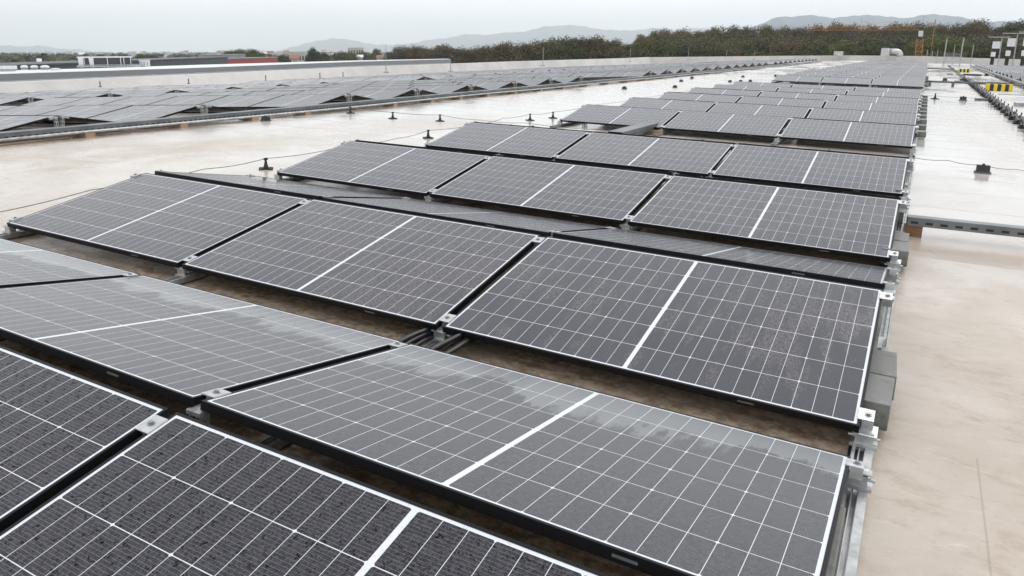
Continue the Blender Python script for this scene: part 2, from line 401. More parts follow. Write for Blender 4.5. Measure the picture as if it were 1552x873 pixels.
def wall_strip(name, pts, thick, mats, base=-1.9, slant=.9):
    """upstand following deck points (x, y, ztop); solid, with an inner and an outer face"""
    m = MB(); n = len(pts)
    P = [Vector(p) for p in pts]; inn = []; outr = []
    for i, p in enumerate(P):
        d = (P[min(i+1, n-1)] - P[max(i-1, 0)]); d.z = 0; d.normalize(); nrm = Vector((-d.y, d.x, 0))
        inn.append(p); outr.append(p + nrm*thick)
    vs = []
    for a, b in zip(inn, outr): vs += [(a.x-(b.x-a.x)/thick*slant, a.y-(b.y-a.y)/thick*slant, base), (a.x, a.y, a.z), (b.x, b.y, b.z), (b.x, b.y, base)]
    fs = []; mi = []
    for i in range(n-1):
        o = i*4
        for k, mm in ((0, 0), (1, 1), (2, 0)): fs.append((o+k, o+k+1, o+k+5, o+k+4)); mi.append(mm)
    fs += [(0,1,2,3), ((n-1)*4, (n-1)*4+1, (n-1)*4+2, (n-1)*4+3)]; mi += [0, 0]
    m.add(vs, fs); m.mi = mi
    return m.build(name, mats)

def atx(u, v, x):
    d = ray(u, v); return CAM + d*((x-CAM.x)/d.x)
left_edge = [(-37.4,-11,-1.05)] + [tuple(atx(u, v, -37.4)) for u, v in ((0,125.6),(150,119),(300,112.4),(540,101.6),(683,96.8),(780,93.2),(950,88.2))] + [(-37.4,115.4,-.42)]
w = wall_strip("parapet_wall", left_edge, .35, [M_PARA, M_COPEL]); tag(w, "long beige roof upstand running along the left edge of the roof", "parapet")
far_edge = [(-37.4,115.5,-.42),(-25.85,115.4,.03),(-21.2,115.4,.21),(-16.8,115.4,.38),(-9.2,115.4,.64),(-.57,115.4,.80),(5.3,115.4,.72),(10.3,115.4,.71),(30,115.4,.7)]
w = wall_strip("parapet_wall", far_edge, .35, [M_PARA, M_COPEL]); tag(w, "grey beige upstand closing the far end of the roof in front of the forest", "parapet")

# neighbouring hall with its dark grey coping band
def neighbour():
    e = empty("neighbouring_hall", (0, 0, 0))
    tag(e, "neighbouring flat hall with white roof and dark grey coping band behind the left parapet", "hall")
    lo = [atx(u, v, -38.2) for u, v in ((-260,136),(0,124.6),(150,118),(300,111.4),(540,100.8),(683,96.2))]
    hi = [atx(u, v, -39.2) for u, v in ((-260,122),(0,112.2),(150,107.5),(300,102.8),(540,93.4),(683,89.6))]
    m = MB(); vs = []; fs = []; mi = []
    for a, b in zip(lo, hi):
        vs += [(a.x, a.y, -9.4), tuple(a), tuple(a+Vector((0,0,.05))), tuple(b), tuple(b+Vector((-.35,0,.03)))]
    for i in range(len(lo)-1):
        for k, mm in ((0,0),(1,1),(2,0),(3,1)): fs.append((i*5+k, i*5+k+1, i*5+k+6, i*5+k+5)); mi.append(mm)
    m.add(vs, fs); m.mi = mi; m.build("coping_band", [M_COPE, M_COPEL], e)
    m = MB(); vs = []
    fe = [atx(u, v, -100) for u, v in ((-260,113),(0,107),(150,103.2),(300,98.2),(540,91.6),(676,89.0))]
    for b, f in zip(hi, fe):
        q = Vector((b.x-.35, b.y, b.z+.02)); vs += [tuple(q), tuple(q.lerp(f, .5)), tuple(f)]
    fs = [(i*3+k, i*3+k+1, i*3+k+4, i*3+k+3) for i in range(len(hi)-1) for k in (0, 1)]
    nb = len(vs); m.add(vs, fs)
    last = (len(hi)-1)*3
    m.add([vs[last], vs[last+1], vs[last+2], (vs[last+2][0], vs[last+2][1], -9.4), (vs[last+1][0], vs[last+1][1], -9.4), (vs[last][0], vs[last][1], -9.4)], [(0,1,4,5),(1,2,3,4)])
    m.build("roof", [M_NROOF], e)
neighbour()

# ================================================================== SOLAR PANELS
def make_panel(kind):
    """origin at the middle of the low edge, on the underside; +y runs up the slope"""
    e = empty("solar_panel", (0,0,0))
    m = MB(); t = .010; s = PH
    hx = PL/2
    for a, b in (((-hx,0,0),(hx,t,s)), ((-hx,PW-t,0),(hx,PW,s)), ((-hx,t,0),(-hx+t,PW-t,s)), ((hx-t,t,0),(hx,PW-t,s))): m.box(a, b)
    m.build("frame", M_FRAME, e)
    g = MB(); zt = s-.0016
    g.add([(-hx+t,t,zt),(hx-t,t,zt),(hx-t,PW-t,zt),(-hx+t,PW-t,zt)], [(0,1,2,3)], 0)
    g.add([(-hx+t,t,zt-.006),(hx-t,t,zt-.006),(hx-t,PW-t,zt-.006),(-hx+t,PW-t,zt-.006)], [(0,3,2,1)], 1)
    o = link(bpy.data.objects.new("glass_pane", bpy.data.meshes.new("glass_pane"))); me = o.data
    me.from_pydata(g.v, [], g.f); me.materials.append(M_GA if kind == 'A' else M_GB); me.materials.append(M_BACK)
    me.polygons.foreach_set('material_index', g.mi)
    uv = me.uv_layers.new(name="UVMap")
    for p in me.polygons:
        for li in p.loop_indices:
            co = me.vertices[me.loops[li].vertex_index].co; uv.data[li].uv = (co.x, co.y)
    o.parent = e
    # type plate on the edge that looks towards the viewer
    pl = MB()
    if kind == 'A': pl.box((.46,-.0010,.011),(.52,.0006,.018))
    else: pl.box((-.52,PW-.0006,.011),(-.46,PW+.0010,.018))
    pl.build("type_plate", M_PLATE, e)
    return e
PROTO = {'A': make_panel('A'), 'B': make_panel('B')}
USED = {'A': False, 'B': False}

DX = [-.0034,.0048,.0003,.0021,.0103,.0059,-.0045,-.0197,-.0061,-.0009,.0113]
DY = [-.0077,-.0114,-.0016,.0207,-.0001,.0222,-.0008,-.0181,-.0023,-.0009,0]
def ridge_y(n): return n*PITCHY + (G1 if n >= 4 else 0) + (G2 if n >= 10 else 0) + (DY[n] if n <= 10 else 0) + (1.9 if n >= 20 else 0)
def row_dx(n): return DX[n] if n <= 10 else 0
JIT = random.Random(77)
def panel_matrix(xc, yr, kind, zb=0., slope=0.):
    """xc: middle of the panel along the row, yr: y of the ridge"""
    zl = Z0 - PH*CT
    if kind == 'A': loc = Vector((0, yr - GR/2 - PW*CT + PH*ST, zl)); R = Matrix.Rotation(TILT, 4, 'X')
    else: loc = Vector((0, yr + GR/2 + PW*CT - PH*ST, zl)); R = Matrix.Rotation(math.pi, 4, 'Z') @ Matrix.Rotation(TILT, 4, 'X')
    S = Matrix.Rotation(slope, 4, 'Y')
    j = JIT.uniform(-.0028, .0028), JIT.uniform(-.0016, .0016), JIT.uniform(-.0012, .0012)      # installers are not perfect
    return Matrix.Translation((xc, 0, zb)) @ S @ Matrix.Translation(loc) @ R @ Euler(j).to_matrix().to_4x4()
def put_panel(mat, kind, label, group):
    if USED[kind]: o = copy_thing(PROTO[kind])
    else: o = PROTO[kind]; USED[kind] = True
    o.matrix_basis = mat; tag(o, label, "solar panel", group); return o
COLN = ["right end of its row", "middle of its row", "left end of its row"]
STUFF = []                                             # far panels merged into one object
NMAIN = 0
for n in range(0, 32):
    for kind in 'AB':
        for p in range(3):
            xc = -(p*(PL+GX) + PL/2) + row_dx(n)
            mt = panel_matrix(xc, ridge_y(n), kind)
            if n < 26 and not (kind == 'B' and n >= 5):
                side = "wet viewer-facing" if kind == 'A' else "wet backward-sloping"
                put_panel(mt, kind, f"{side} panel, {ORD[n]} centre ridge from the camera, {COLN[p]}", "panels of the centre array")
            else: STUFF.append((mt, kind))
_g0 = None
for o in list(ROOF):                                    # the nearest row is beaded all over
    if str(o.get('label', '')).startswith('wet viewer-facing panel, first centre ridge'):
        for ch in o.children:
            if ch.name.startswith('glass'):
                if _g0 is None: _g0 = ch.data.copy(); _g0.materials[0] = M_GA0
                ch.data = _g0
# left array: follows the deck as it falls away, two tiers of six panels
SLOPE = -math.atan(.062)
def left_ridge(r): return 5.0 + 2.55*r + (1.28 if r >= 2 else 0) + (5.4 if r >= 8 else 0) + (1.8 if r >= 20 else 0)
TIER = [(-10.62, 0, 31, left_ridge), (-22.65, 0, 27, lambda i: 8.9 + 2.55*i + (5.25 if i >= 7 else 0))]
CNT = {'A': 0, 'B': 0}
TN = ["near", "outer"]
for ti, (x0, a, b, fy) in enumerate(TIER):
    for r in range(a, b):
        for kind in 'AB':
            for p in range(6 if ti == 0 else 7):
                xc = x0 - p*(PL+.035) - PL/2
                zb = -.062*(-xc - 10) - .026 + .0033*(fy(r)-10)*.5
                mt = panel_matrix(xc, fy(r), kind, zb, SLOPE)
                indiv = (ti == 0 and ((r < 11 and (kind == 'A' or r < 6)) or (kind == 'A' and p < 3 and r < 20))) or (ti == 1 and r < 4 and kind == 'A')
                if indiv:
                    side = "facing viewer" if kind == 'A' else "facing away"
                    put_panel(mt, kind, f"pale panel {side}, {ORD[p]} from the walkway, {ORD[r]} ridge, {TN[ti]} left array", "panels of the left array")
                else: STUFF.append((mt, kind))
# right array beyond the cable run
for r in range(0, 14):
    yr = 22.5 + 2.5677*r + (2.0 if r >= 9 else 0)
    for kind in 'AB':
        for p in range(5):
            mt = panel_matrix(3.95 + p*(PL+GX) + PL/2, yr, kind)
            if p < 2 and kind == 'A' and r in range(3, 12): put_panel(mt, kind, f"distant panel of the right array, {ORD[p]} from its tray, {ORD[r]} ridge row", "panels of the right array")
            else: STUFF.append((mt, kind))
for r in range(14, 24):
    for kind in 'AB':
        for p in range(5): STUFF.append((panel_matrix(3.95 + p*(PL+GX) + PL/2, 26.5 + 2.5677*r, kind), kind))
def merge_far():
    fr = PROTO['A'].children[0].data
    V = []; F = []; MI = []; UV = []
    base = {}
    for k in 'AB':
        vs = []; fs = []; mi = []; uvs = []
        for ch in PROTO[k].children:
            if ch.name.startswith('type'): continue
            b = len(vs); me = ch.data; gl = ch.name.startswith('glass')
            vs += [v.co.copy() for v in me.vertices]
            for p in me.polygons:
                fs.append([b+i for i in p.vertices]); mi.append((3 if p.material_index else (1 if k == 'A' else 2)) if gl else 0)
                for i in p.vertices: uvs.append((me.vertices[i].co.x, me.vertices[i].co.y))
        base[k] = (vs, fs, mi, uvs)
    for mt, k in STUFF:
        vs, fs, mi, uvs = base[k]; b = len(V)
        V += [tuple(mt @ v) for v in vs]; F += [tuple(b+i for i in f) for f in fs]; MI += mi; UV += uvs
    me = bpy.data.meshes.new("far_solar_panels"); me.from_pydata(V, [], F)
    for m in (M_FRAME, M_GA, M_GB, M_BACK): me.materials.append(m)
    me.polygons.foreach_set('material_index', MI)
    uv = me.uv_layers.new(name="UVMap"); uv.data.foreach_set('uv', [c for q in UV for c in q])
    o = link(bpy.data.objects.new("far_solar_panels", me)); ROOF.append(o)
    tag(o, "countless distant solar panels filling the far and outer parts of the arrays", "solar panels", kind='stuff')
merge_far()

# ------------------------------------------------------------------ rails, clamps, ridge posts
def on_panel(kind, yr, s, h=0.):                        # point at s metres up the slope, h above the frame top
    zl = Z0
    if kind == 'A': return Vector((0, yr - GR/2 - (PW-s)*CT - h*ST, zl + s*ST + h*CT))
    return Vector((0, yr + GR/2 + (PW-s)*CT + h*ST, zl + s*ST + h*CT))
def clamp_mesh(end=0):
    m = MB(); w = GX/2 + .011
    x0, x1 = (-w, w) if end == 0 else ((-.011, .042) if end > 0 else (-.042, .011))
    m.box((x0, -.036, .0006), (x1, .036, .0046))
    if end: m.box((.004 if end > 0 else -.042, -.036, -.034), (.042 if end > 0 else -.004, .036, .0))
    else: m.box((-GX/2+.003, -.026, -.032), (GX/2-.003, .026, .0))
    xc = 0 if end == 0 else .022*end
    return m.mesh("clamp", M_ALU)
CL = {k: clamp_mesh(k) for k in (-1, 0, 1)}
_b = MB(); _b.tube([(0, 0, .0046), (0, 0, .0070)], .012, 14); _b.tube([(0, 0, .0070), (0, 0, .0135)], .0078, 6)
BOLT = _b.mesh("bolt", M_STEEL)
def low_bracket_mesh():
    m = MB()
    m.box((-.045, -.030, .0), (.045, .030, .012)); m.box((-.03, -.022, .012), (.03, -.008, .055)); m.box((-.03, .008, .012), (.03, .022, .050))
    m.prism([(-.030,.046),(.034,.060),(.034,.064),(-.030,.050)], -.040, .040)
    m.tube([(-.052, 0, .030), (.052, 0, .030)], .006, 8)
    return m.mesh("low_bracket", M_ALU)
LBM = low_bracket_mesh()
def ridge_post_mesh():
    """pair of perforated uprights that carry the high edges"""
    m = MB()
    for s in (-1, 1):
        for lx in (-.026, .022):
            # ladder-like web: two flanges and rungs
            m.prism([(s*.040,.04),(s*.055,.04),(s*.066,.275),(s*.054,.275)], lx, lx+.004)
            m.prism([(s*.012,.04),(s*.024,.04),(s*.040,.275),(s*.030,.275)], lx, lx+.004)
            for k in range(5):
                z = .05+k*.052; m.prism([(s*(.018+k*.004),z),(s*(.048+k*.003),z),(s*(.048+k*.003),z+.014),(s*(.018+k*.004),z+.014)], lx+.0004, lx+.0036)
        m.box((-.030, s*.05-.028, .2745), (.030, s*.05+.028, .288))
    m.box((-.035, -.085, .034), (.035, .085, .040))
    return m.mesh("ridge_post", M_ALU)
RPM = ridge_post_mesh()
def rail_part(parent, y0, y1, wide=.058, ox=0.):
    m = MB(); z0, h = .008, .030; a, b = ox-wide/2, ox+wide/2
    m.box((a, y0, z0), (b, y1, z0+.004))
    for x in (a, ox-.011, ox+.007, b-.004): m.box((x, y0, z0+.004), (x+.004, y1, z0+h))
    m.box((a, y0, z0+h), (a+.011, y1, z0+h+.003)); m.box((b-.011, y0, z0+h), (b, y1, z0+h+.003))
    if wide > .06: m.box((b-.024, y0, z0+h+.0005), (b+.002, y1, z0+h+.0045)); m.box((b-.002, y0, .002), (b+.002, y1, z0+h))
    m.build("base_rail", M_ALUD, parent)
    m = MB(); k = y0+.1
    m.box((a-.012, y0, 0.0), (b-.006, y1, z0-.0005)); m.build("rubber_mat", M_RUB, parent)
def inst(name, mesh, parent, loc, rot=(0,0,0)):
    o = link(bpy.data.objects.new(name, mesh)); o.parent = parent; o.location = loc; o.rotation_euler = rot; return o
BLK = [(0, 3, "first"), (4, 9, "second"), (10, 19, "third"), (20, 31, "fourth")]
for (n0, n1, bw) in BLK:
    ya = ridge_y(n0) - GR/2 - PW*CT - (.35 if n0 else 1.2) + .02; yb = ridge_y(n1) + GR/2 + PW*CT + .10
    for j in range(4):
        end = 1 if j == 0 else (-1 if j == 3 else 0)
        x = (.024 if j == 0 else (-3*(PL+GX) + GX - .012 if j == 3 else -j*(PL+GX) + GX/2))
        e = empty("mounting_rail", (x, 0, 0))
        where = ["open right edge", "right joint", "left joint", "left edge"][j]
        tag(e, f"mounting rail under the {where} of the {bw} centre block", "mounting rail", "mounting rails of the centre array")
        rail_part(e, ya, yb, .066 if j == 0 else .058, .0)
        cx = -.024 if j == 0 else (.012 if j == 3 else 0)
        for n in range(n0, min(n1, n0+6)+1):
            if n > 13: break
            yr = ridge_y(n); dx = row_dx(n)
            for kind, rx in (('A', TILT), ('B', -TILT)):
                if kind == 'B' and n > 5: continue
                for s in (.075, PW-.075):
                    q = on_panel(kind, yr, s, 0); ck = inst("clamp", CL[end], e, (cx+dx, q.y, q.z), (rx, 0, 0))
                    if n < 4: inst("bolt", BOLT, ck, (.022*end, 0, 0))
                q = on_panel(kind, yr, 0, 0)
                inst("low_bracket", LBM, e, (0, q.y + (.03 if kind == 'A' else -.03), .040), (0, 0, 0 if kind == 'A' else math.pi))
            inst("ridge_post", RPM, e, (0, yr, 0))
# black cables drooping at the joints of the first rows
for (x, sg, nm) in ((-1.70, 1, 'right'), (-1.80, -1, 'left')):
    m = MB()
    for k in range(5):
        pts = []
        for i in range(17):
            f = i/16; pts.append((x + sg*.018*(k-2) + .045*sg*math.sin(f*3.1) + .012*math.sin(f*7+k), .78+f*.95, .030 + .017*(k % 3) + .040*math.sin(f*math.pi)*(1 if sg > 0 else .7)))
        m.tube(pts, .012, 8)
    o = m.build("panel_cable", M_CAB, smooth=True); tag(o, f"black cable bundle under the joint of the two right panels, {nm} strand", "cable", "cables at the panel joint")

# rails of the left array's open side with ridge posts, brackets
e = empty("mounting_rail", (0,0,0)); tag(e, "aluminium rail with perforated ridge posts along the left array's walkway edge", "mounting rail")
m = MB(); zb = -.062*.62 - .02
m.box((-10.63, 2.5, -.035), (-10.57, 40, .0)); m.build("base_rail", M_ALUD, e)
for r in range(0, 14):
    o = inst("ridge_post", RPM, e, (-10.60, left_ridge(r), -.05)); 
    for kind, rx in (('A', TILT), ('B', -TILT)):
        q = on_panel(kind, left_ridge(r), PW-.07, 0); inst("clamp", CL[1], e, (-10.62, q.y, q.z-.065), (rx, 0, 0))
e = empty("mounting_rail", (0,0,0)); tag(e, "row of aluminium ridge posts at the open edge of the outer left array", "mounting rail")
m = MB(); m.box((-22.66, 6, -.86), (-22.58, 50, -.82)); m.build("base_rail", M_ALUD, e)
for r in range(0, 10): inst("ridge_post", RPM, e, (-22.62, TIER[1][3](r), -.80))
e = empty("mounting_rail", (0,0,0)); tag(e, "aluminium rail with ridge posts along the right array", "mounting rail")
m = MB(); m.box((3.88, 20, .01), (3.94, 62, .04)); m.build("base_rail", M_ALUD, e)
for r in range(0, 14): inst("ridge_post", RPM, e, (3.91, 22.5+2.5677*r+(2. if r >= 9 else 0), 0))

# ------------------------------------------------------------------ ballast blocks
def block_mesh(w, l, h):
    m = MB(); m.box((-w/2, -l/2, 0), (w/2, l/2, h)); return m.mesh("ballast_block", M_CONC, bevel=.005)
BM = block_mesh(.155, .285, .105); BM2 = block_mesh(.15, .30, .09)
def ballast(x, y, z, label, mesh=BM, rz=0.):
    o = link(bpy.data.objects.new("ballast_block", mesh)); o.location = (x, y, z); o.rotation_euler = (0, 0, rz); ROOF.append(o)
    tag(o, label, "ballast block", "concrete ballast blocks along the rail"); return o
ballast(.022, 2.01, .042, "grey concrete block beside the near full row, rear one of the pair", rz=.03)
ballast(.018, 1.715, .042, "grey concrete block beside the near full row, front one with mossy face", rz=-.02)
ballast(.012, 4.56, .042, "grey concrete block by the timber block, rear one of its pair", rz=-.02)
ballast(.020, 4.25, .042, "grey concrete block below the second full row, front one of its pair", rz=.02)
ballast(-.028, .62, .042, "flat concrete block inside the rail at the bottom edge of the view", block_mesh(.075, .46, .07))
ballast(-.030, 2.62, .042, "long flat concrete slab lying in the rail under the near full row", block_mesh(.085, .9, .075))
k = 0
for y in (5.62, 6.75):
    ballast(-.012, y, .042, f"small concrete block in the rail beyond the right-hand tray, {ORD[k]} from the tray", block_mesh(.10, .22, .10)); k += 1
for k, y in enumerate((13.1, 14.35, 15.7, 16.8, 18.0, 19.2, 20.6, 22.0, 23.5, 25.0)):
    ballast(.095, y, .042, f"dark ballast block at the second centre block, {ORD[k]} of ten from the camera", BM2, random.Random(k).uniform(-.03, .03))
for k, y in enumerate((33.6, 35.0, 38.0, 40.4, 43.0, 45.6)):
    ballast(.085, y, .042, f"small far ballast block by the third block's rail, {ORD[k]} from the camera", BM2)

# ------------------------------------------------------------------ cable trays and their supports
def tray(a, b, w=.11, h=.060, z=.085, lid=True, mat=None, name="cable_tray"):
    a = Vector(a); b = Vector(b); L = (b-a).length; d = (b-a).normalized()
    m = MB()
    m.box((0, -w/2, 0), (L, w/2, .003)); m.box((0, -w/2, .003), (L, -w/2+.003, h)); m.box((0, w/2-.003, .003), (L, w/2, h))
    if lid: m.box((-.002, -w/2-.003, h), (L+.002, w/2+.003, h+.004)); m.box((0, -w/2-.003, h-.012), (L, -w/2-.0005, h)); m.box((0, w/2+.0005, h-.012), (L, w/2+.003, h))
    k = 2.0
    while k < L:                                          # joint sleeves
        m.box((k-.06, -w/2-.0055, .002), (k+.06, -w/2-.0035, h-.014)); m.box((k-.06, w/2+.0035, .002), (k+.06, w/2+.0055, h-.014)); k += 3.0
    o = m.build(name, mat or M_TRAY)
    o.location = a + Vector((0,0,z)); o.rotation_euler = (0, -math.asin(d.z), math.atan2(d.y, d.x)); return o
WB = {}
def support(x, y, z, label, grp, mat=None, dims=(.16, .09, .085), rz=0.):
    key = (dims, (mat or M_WOOD).name)
    if key not in WB:
        m = MB(); m.box((-dims[0]/2, -dims[1]/2, 0), (dims[0]/2, dims[1]/2, dims[2])); WB[key] = m.mesh("timber_block", mat or M_WOOD, bevel=.004)
    o = link(bpy.data.objects.new("timber_block", WB[key])); o.location = (x, y, z); o.rotation_euler = (0,0,rz); ROOF.append(o)
    tag(o, label, "support block", grp); return o
t = tray((-10.30, 1.6, -.04), (-10.30, 92, -.04), .16, .085, .075, name="cable_tray"); tag(t, "long slotted grey cable tray along the edge of the left array", "cable tray")
m = MB(); m.tube([(-10.16, 2.0+i*3, .035+.01*math.sin(i*1.7)) for i in range(26)], .022, 8); o = m.build("conduit_pipe", M_ALUD, smooth=True); tag(o, "thin pale conduit pipe lying beside the long left tray", "conduit")
ys = [5.15, 6.75, 8.25, 9.6, 12.4, 13.9, 15.2, 16.6, 18.2, 19.9, 21.6, 23.6, 25.6, 27.8, 30, 32.4, 35, 38, 41, 44.5, 48]
for k, y in enumerate(ys):
    support(-10.29, y, deck_z(-10.29), f"pale timber block under the long left tray, {ORD[k]} from the camera side", "timber blocks under the left tray", M_WOODP, (.34, .15, .075))
t = tray((.065, 5.33, 0), (3.6, 5.60, 0), .10, .065, .085); tag(t, "slotted grey cable tray crossing the right walkway, nearest of the crossing trays", "cable tray", "trays crossing the right walkway")
support(.115, 5.325, .0, "reddish brown timber block under the end of the nearest crossing tray", "timber blocks under crossing trays", M_WOOD, (.13, .10, .084))
support(2.4, 5.51, .0, "timber block under the far end of the nearest crossing tray", "timber blocks under crossing trays", M_WOOD, (.13, .10, .084))
t = tray((-3.80, 9.2, 0), (-3.80, 11.9, 0), .22, .09, .075); tag(t, "short wide grey cable tray bridging the gap between two centre blocks", "cable tray")
support(-3.66, 10.75, .0, "pale timber block beneath the short bridging tray", "timber blocks under crossing trays", M_WOODP, (.26, .26, .074))
t = tray((.05, 35.9, 0), (3.55, 35.3, 0), .12, .07, .16); tag(t, "pale crossing tray on small concrete feet in front of the striped barrier", "cable tray", "trays crossing the right walkway")
for k, x in enumerate((.22, 1.05, 2.6)): ballast(x, 35.87-.17*x, 0, f"small concrete foot under the crossing tray by the striped barrier, {ORD[k]} from the left", block_mesh(.10, .14, .157))
t = tray((.05, 66.5, 0), (1.7, 65.9, 0), .12, .07, .12); tag(t, "farthest pale crossing tray near the end of the walkway", "cable tray", "trays crossing the right walkway")
t = tray((3.70, 15, 0), (3.70, 88, 0), .16, .09, .10); tag(t, "long grey cable tray along the edge of the right array", "cable tray")
for k in range(12): support(3.70, 18+k*3.2, 0, f"timber block under the long right tray, {ORD[k]} from the camera side", "timber blocks under the right tray", M_WOODP, (.26, .14, .099))
t = tray((-5.35, 9.35, 0), (-.05, 9.42, 0), .05, .03, .02, lid=False, mat=M_ALU, name="steel_strip"); tag(t, "thin pale metal strip lying in the gap behind the third centre row", "metal strip")

# thick cable run on the right walkway, held by black feet
m = MB(); rnd = random.Random(4)
for k in range(5):
    pts = []; y = 14.0
    while y < 90:
        pts.append((1.85 + (k-2)*.030 + .02*math.sin(y*1.9+k*1.3), y, .085 + .03*(k % 2) + .035*math.cos((y-14)*2*math.pi/1.1+.4*k))); y += .22 if y < 45 else 1.0
    m.tube(pts, .016, 6)
o = m.build("cable_bundle", M_CAB, smooth=True); tag(o, "long bundle of black cables running down the right walkway", "cable bundle")
def foot_mesh():
    m = MB(); m.box((-.12, -.10, 0), (.12, .10, .035)); m.prism([(-.07,.0345),(.07,.0345),(.05,.072),(-.05,.072)], -.11, .11)
    for s in (-1, 1): m.box((s*.105-.012, -.02, .07), (s*.105+.012, .02, .17))
    return m.mesh("plastic_block", M_RUB, bevel=.004)
FM = foot_mesh(); y = 14.4; k = 0
while y < 47:
    o = link(bpy.data.objects.new("plastic_block", FM)); o.location = (1.85, y, 0); ROOF.append(o)
    tag(o, f"black plastic foot holding the cable bundle, {ORD[k]} from the camera side", "cable foot", "feet under the cable bundle"); y += 1.1; k += 1

# ------------------------------------------------------------------ lightning conductor holders and wires
def holder(x, y, z=0., kind='cross', label='', s=1.):
    e = empty("wire_holder", (x, y, z)); tag(e, label, "wire holder", "conductor holders on the roof"); e.scale = (s, s, s)
    m = MB()
    if kind == 'cross':
        m.box((-.085, -.022, 0), (.085, .022, .014)); m.box((-.022, -.085, .0003), (.022, .085, .0137)); m.tube([(0,0,.013), (0,0,.02)], .045, 16)
        m.build("base", M_RUB, e)
        m = MB(); m.tube([(0,0,.02),(0,0,.05),(0,0,.10)], 0, 12, radii=[.03,.02,.011]); m.box((-.012,-.02,.10),(.012,-.008,.125)); m.box((-.012,.008,.10),(.012,.02,.125))
        m.build("cone", M_RUB, e)
    else:
        m = MB(); m.box((-.075, -.06, 0), (.075, .06, .018)); m.build("base", M_CONC, e)
        m = MB(); m.prism([(-.055,.018),(.055,.018),(.035,.085),(-.035,.085)], -.06, .06); m.box((-.012,-.02,.085),(.012,.02,.10)); m.build("cone", M_RUB, e)
    return e
def wire(pts, label, r=.0042, z=.10):
    P = []
    for (x0, y0), (x1, y1) in zip(pts[:-1], pts[1:]):
        for i in range(8):
            f = i/8; P.append((x0+(x1-x0)*f, y0+(y1-y0)*f, z + deck_z(x0+(x1-x0)*f) - .018*math.sin(f*math.pi)))
    P.append((pts[-1][0], pts[-1][1], z)); m = MB(); m.tube(P, r, 6)
    o = m.build("ground_wire", M_WIRE, smooth=True); tag(o, label, "wire", "lightning conductor wires")
LW = [(-5.72, 1.2), (-5.97, 2.43), (-6.07, 3.7), (-6.10, 4.55), (-6.05, 5.7), (-6.03, 6.85), (-6.24, 7.93), (-6.10, 9.2), (-6.26, 10.3), (-6.25, 11.33), (-6.10, 12.02), (-6.15, 14.4), (-6.1, 17), (-6.1, 20), (-6.1, 23.2)]
wire(LW, "thin conductor wire zigzagging along the left side of the centre array", z=.118)
LH = [(-6.10, 4.55), (-6.24, 7.93), (-6.25, 11.33), (-6.10, 12.02), (-6.1, 17.0), (-6.1, 20), (-6.1, 23.2)]
for k, (x, y) in enumerate(LH): holder(x, y, 0, 'cross', f"black conical wire holder left of the centre array, {ORD[k]} from the camera")
wire([(-9.6, 10.15), (-8.32, 9.86), (-7.42, 10.06), (-6.4, 9.75), (-5.6, 9.85), (-4.2, 9.75)], "thin conductor wire crossing the white walkway between the arrays", z=.118)
for k, (x, y) in enumerate([(-9.55, 10.15), (-8.32, 9.86), (-7.42, 10.06)]): holder(x, y, 0, 'cross', f"black conical wire holder on the wire crossing the white walkway, {ORD[k]} from the left")
holder(-9.72, 8.1, deck_z(-9.72), 'block', "dark low block lying next to the long left tray")
for k, (x, y) in enumerate([(-5.75, 9.62), (-5.40, 9.72), (-3.35, 9.62), (-2.65, 9.72), (-2.05, 9.68), (-.95, 9.72)]): holder(x, y, 0, 'block', f"low black block holder in the gap behind the third centre row, {ORD[k]} from the left")
wire([(-.02, 9.70), (.42, 9.62), (.79, 9.46), (1.1, 9.30), (1.75, 9.05)], "thin dark wire crossing the right walkway through the nearest black block holder", .004, .10)
holder(.79, 9.46, 0, 'block', "black trapezoid block holder on a pale base, nearest on the right walkway", 1.15)
holder(1.10, 25.7, 0, 'block', "black trapezoid block holder beside the cross-shaped one on the right walkway", 1.4)
holder(.37, 25.85, 0, 'cross', "cross-shaped black wire holder beyond the ballast blocks on the right walkway", 1.4)
holder(.88, 43.0, 0, 'block', "small black block holder left of a grey slab beyond the crossing tray", 1.6)
holder(1.60, 43.0, 0, 'block', "small black block holder touching the cable bundle beyond the crossing tray", 1.6)
holder(3.32, 56.2, 0, 'block', "small black block holder next to the long right tray", 1.6)
for k, (u, v) in enumerate(((1290,108),(1315,118))): pass
for k, (x, y) in enumerate([(-9.0, 33.0), (-8.5, 29.5), (-7.4, 24.8), (-8.4, 22.5), (-7.6, 37), (-6.6, 40), (-6.9, 31), (-6.6, 31.6), (-6.35, 32.3)]):
    holder(x, y, 0, 'block', f"small dark block holder on the far left walkway, {ORD[k]} of the scattered ones", 1.0)
wire([(-.02, 25.9), (.37, 25.85), (1.10, 25.7), (1.8, 25.6)], "thin wire through the cross-shaped holder on the right walkway", .005, .10)

# pale slabs and planks on the right walkway
def slab(x, y, w, l, h, mat, label, cat="slab", name="concrete_slab", rz=0., z=0.):
    m = MB(); m.box((-w/2, -l/2, 0), (w/2, l/2, h)); o = m.build(name, mat, bevel=.004); o.location = (x, y, z); o.rotation_euler = (0,0,rz)
    tag(o, label, cat); return o
slab(1.60, 26.4, .34, .30, .06, M_CONC, "thin grey slab lying left of the cable bundle", name="concrete_slab")
slab(1.42, 41.2, .36, .5, .10, M_CONC, "grey slab between the two small black holders beyond the crossing tray")
slab(2.25, 41.0, .46, .4, .10, M_PLATE, "dark grey plank end right of the cable bundle", "plank", "plank")
slab(2.85, 40.4, .75, .35, .12, M_BLK, "dark plank behind the striped barrier", "plank", "plank")
slab(2.55, 55.8, 1.0, .4, .09, M_BLK, "dark notched beam lying between the two striped barriers", "beam", "steel_beam")
slab(1.35, 56.5, .35, .5, .06, M_CONC, "small far slab left of the cable bundle")
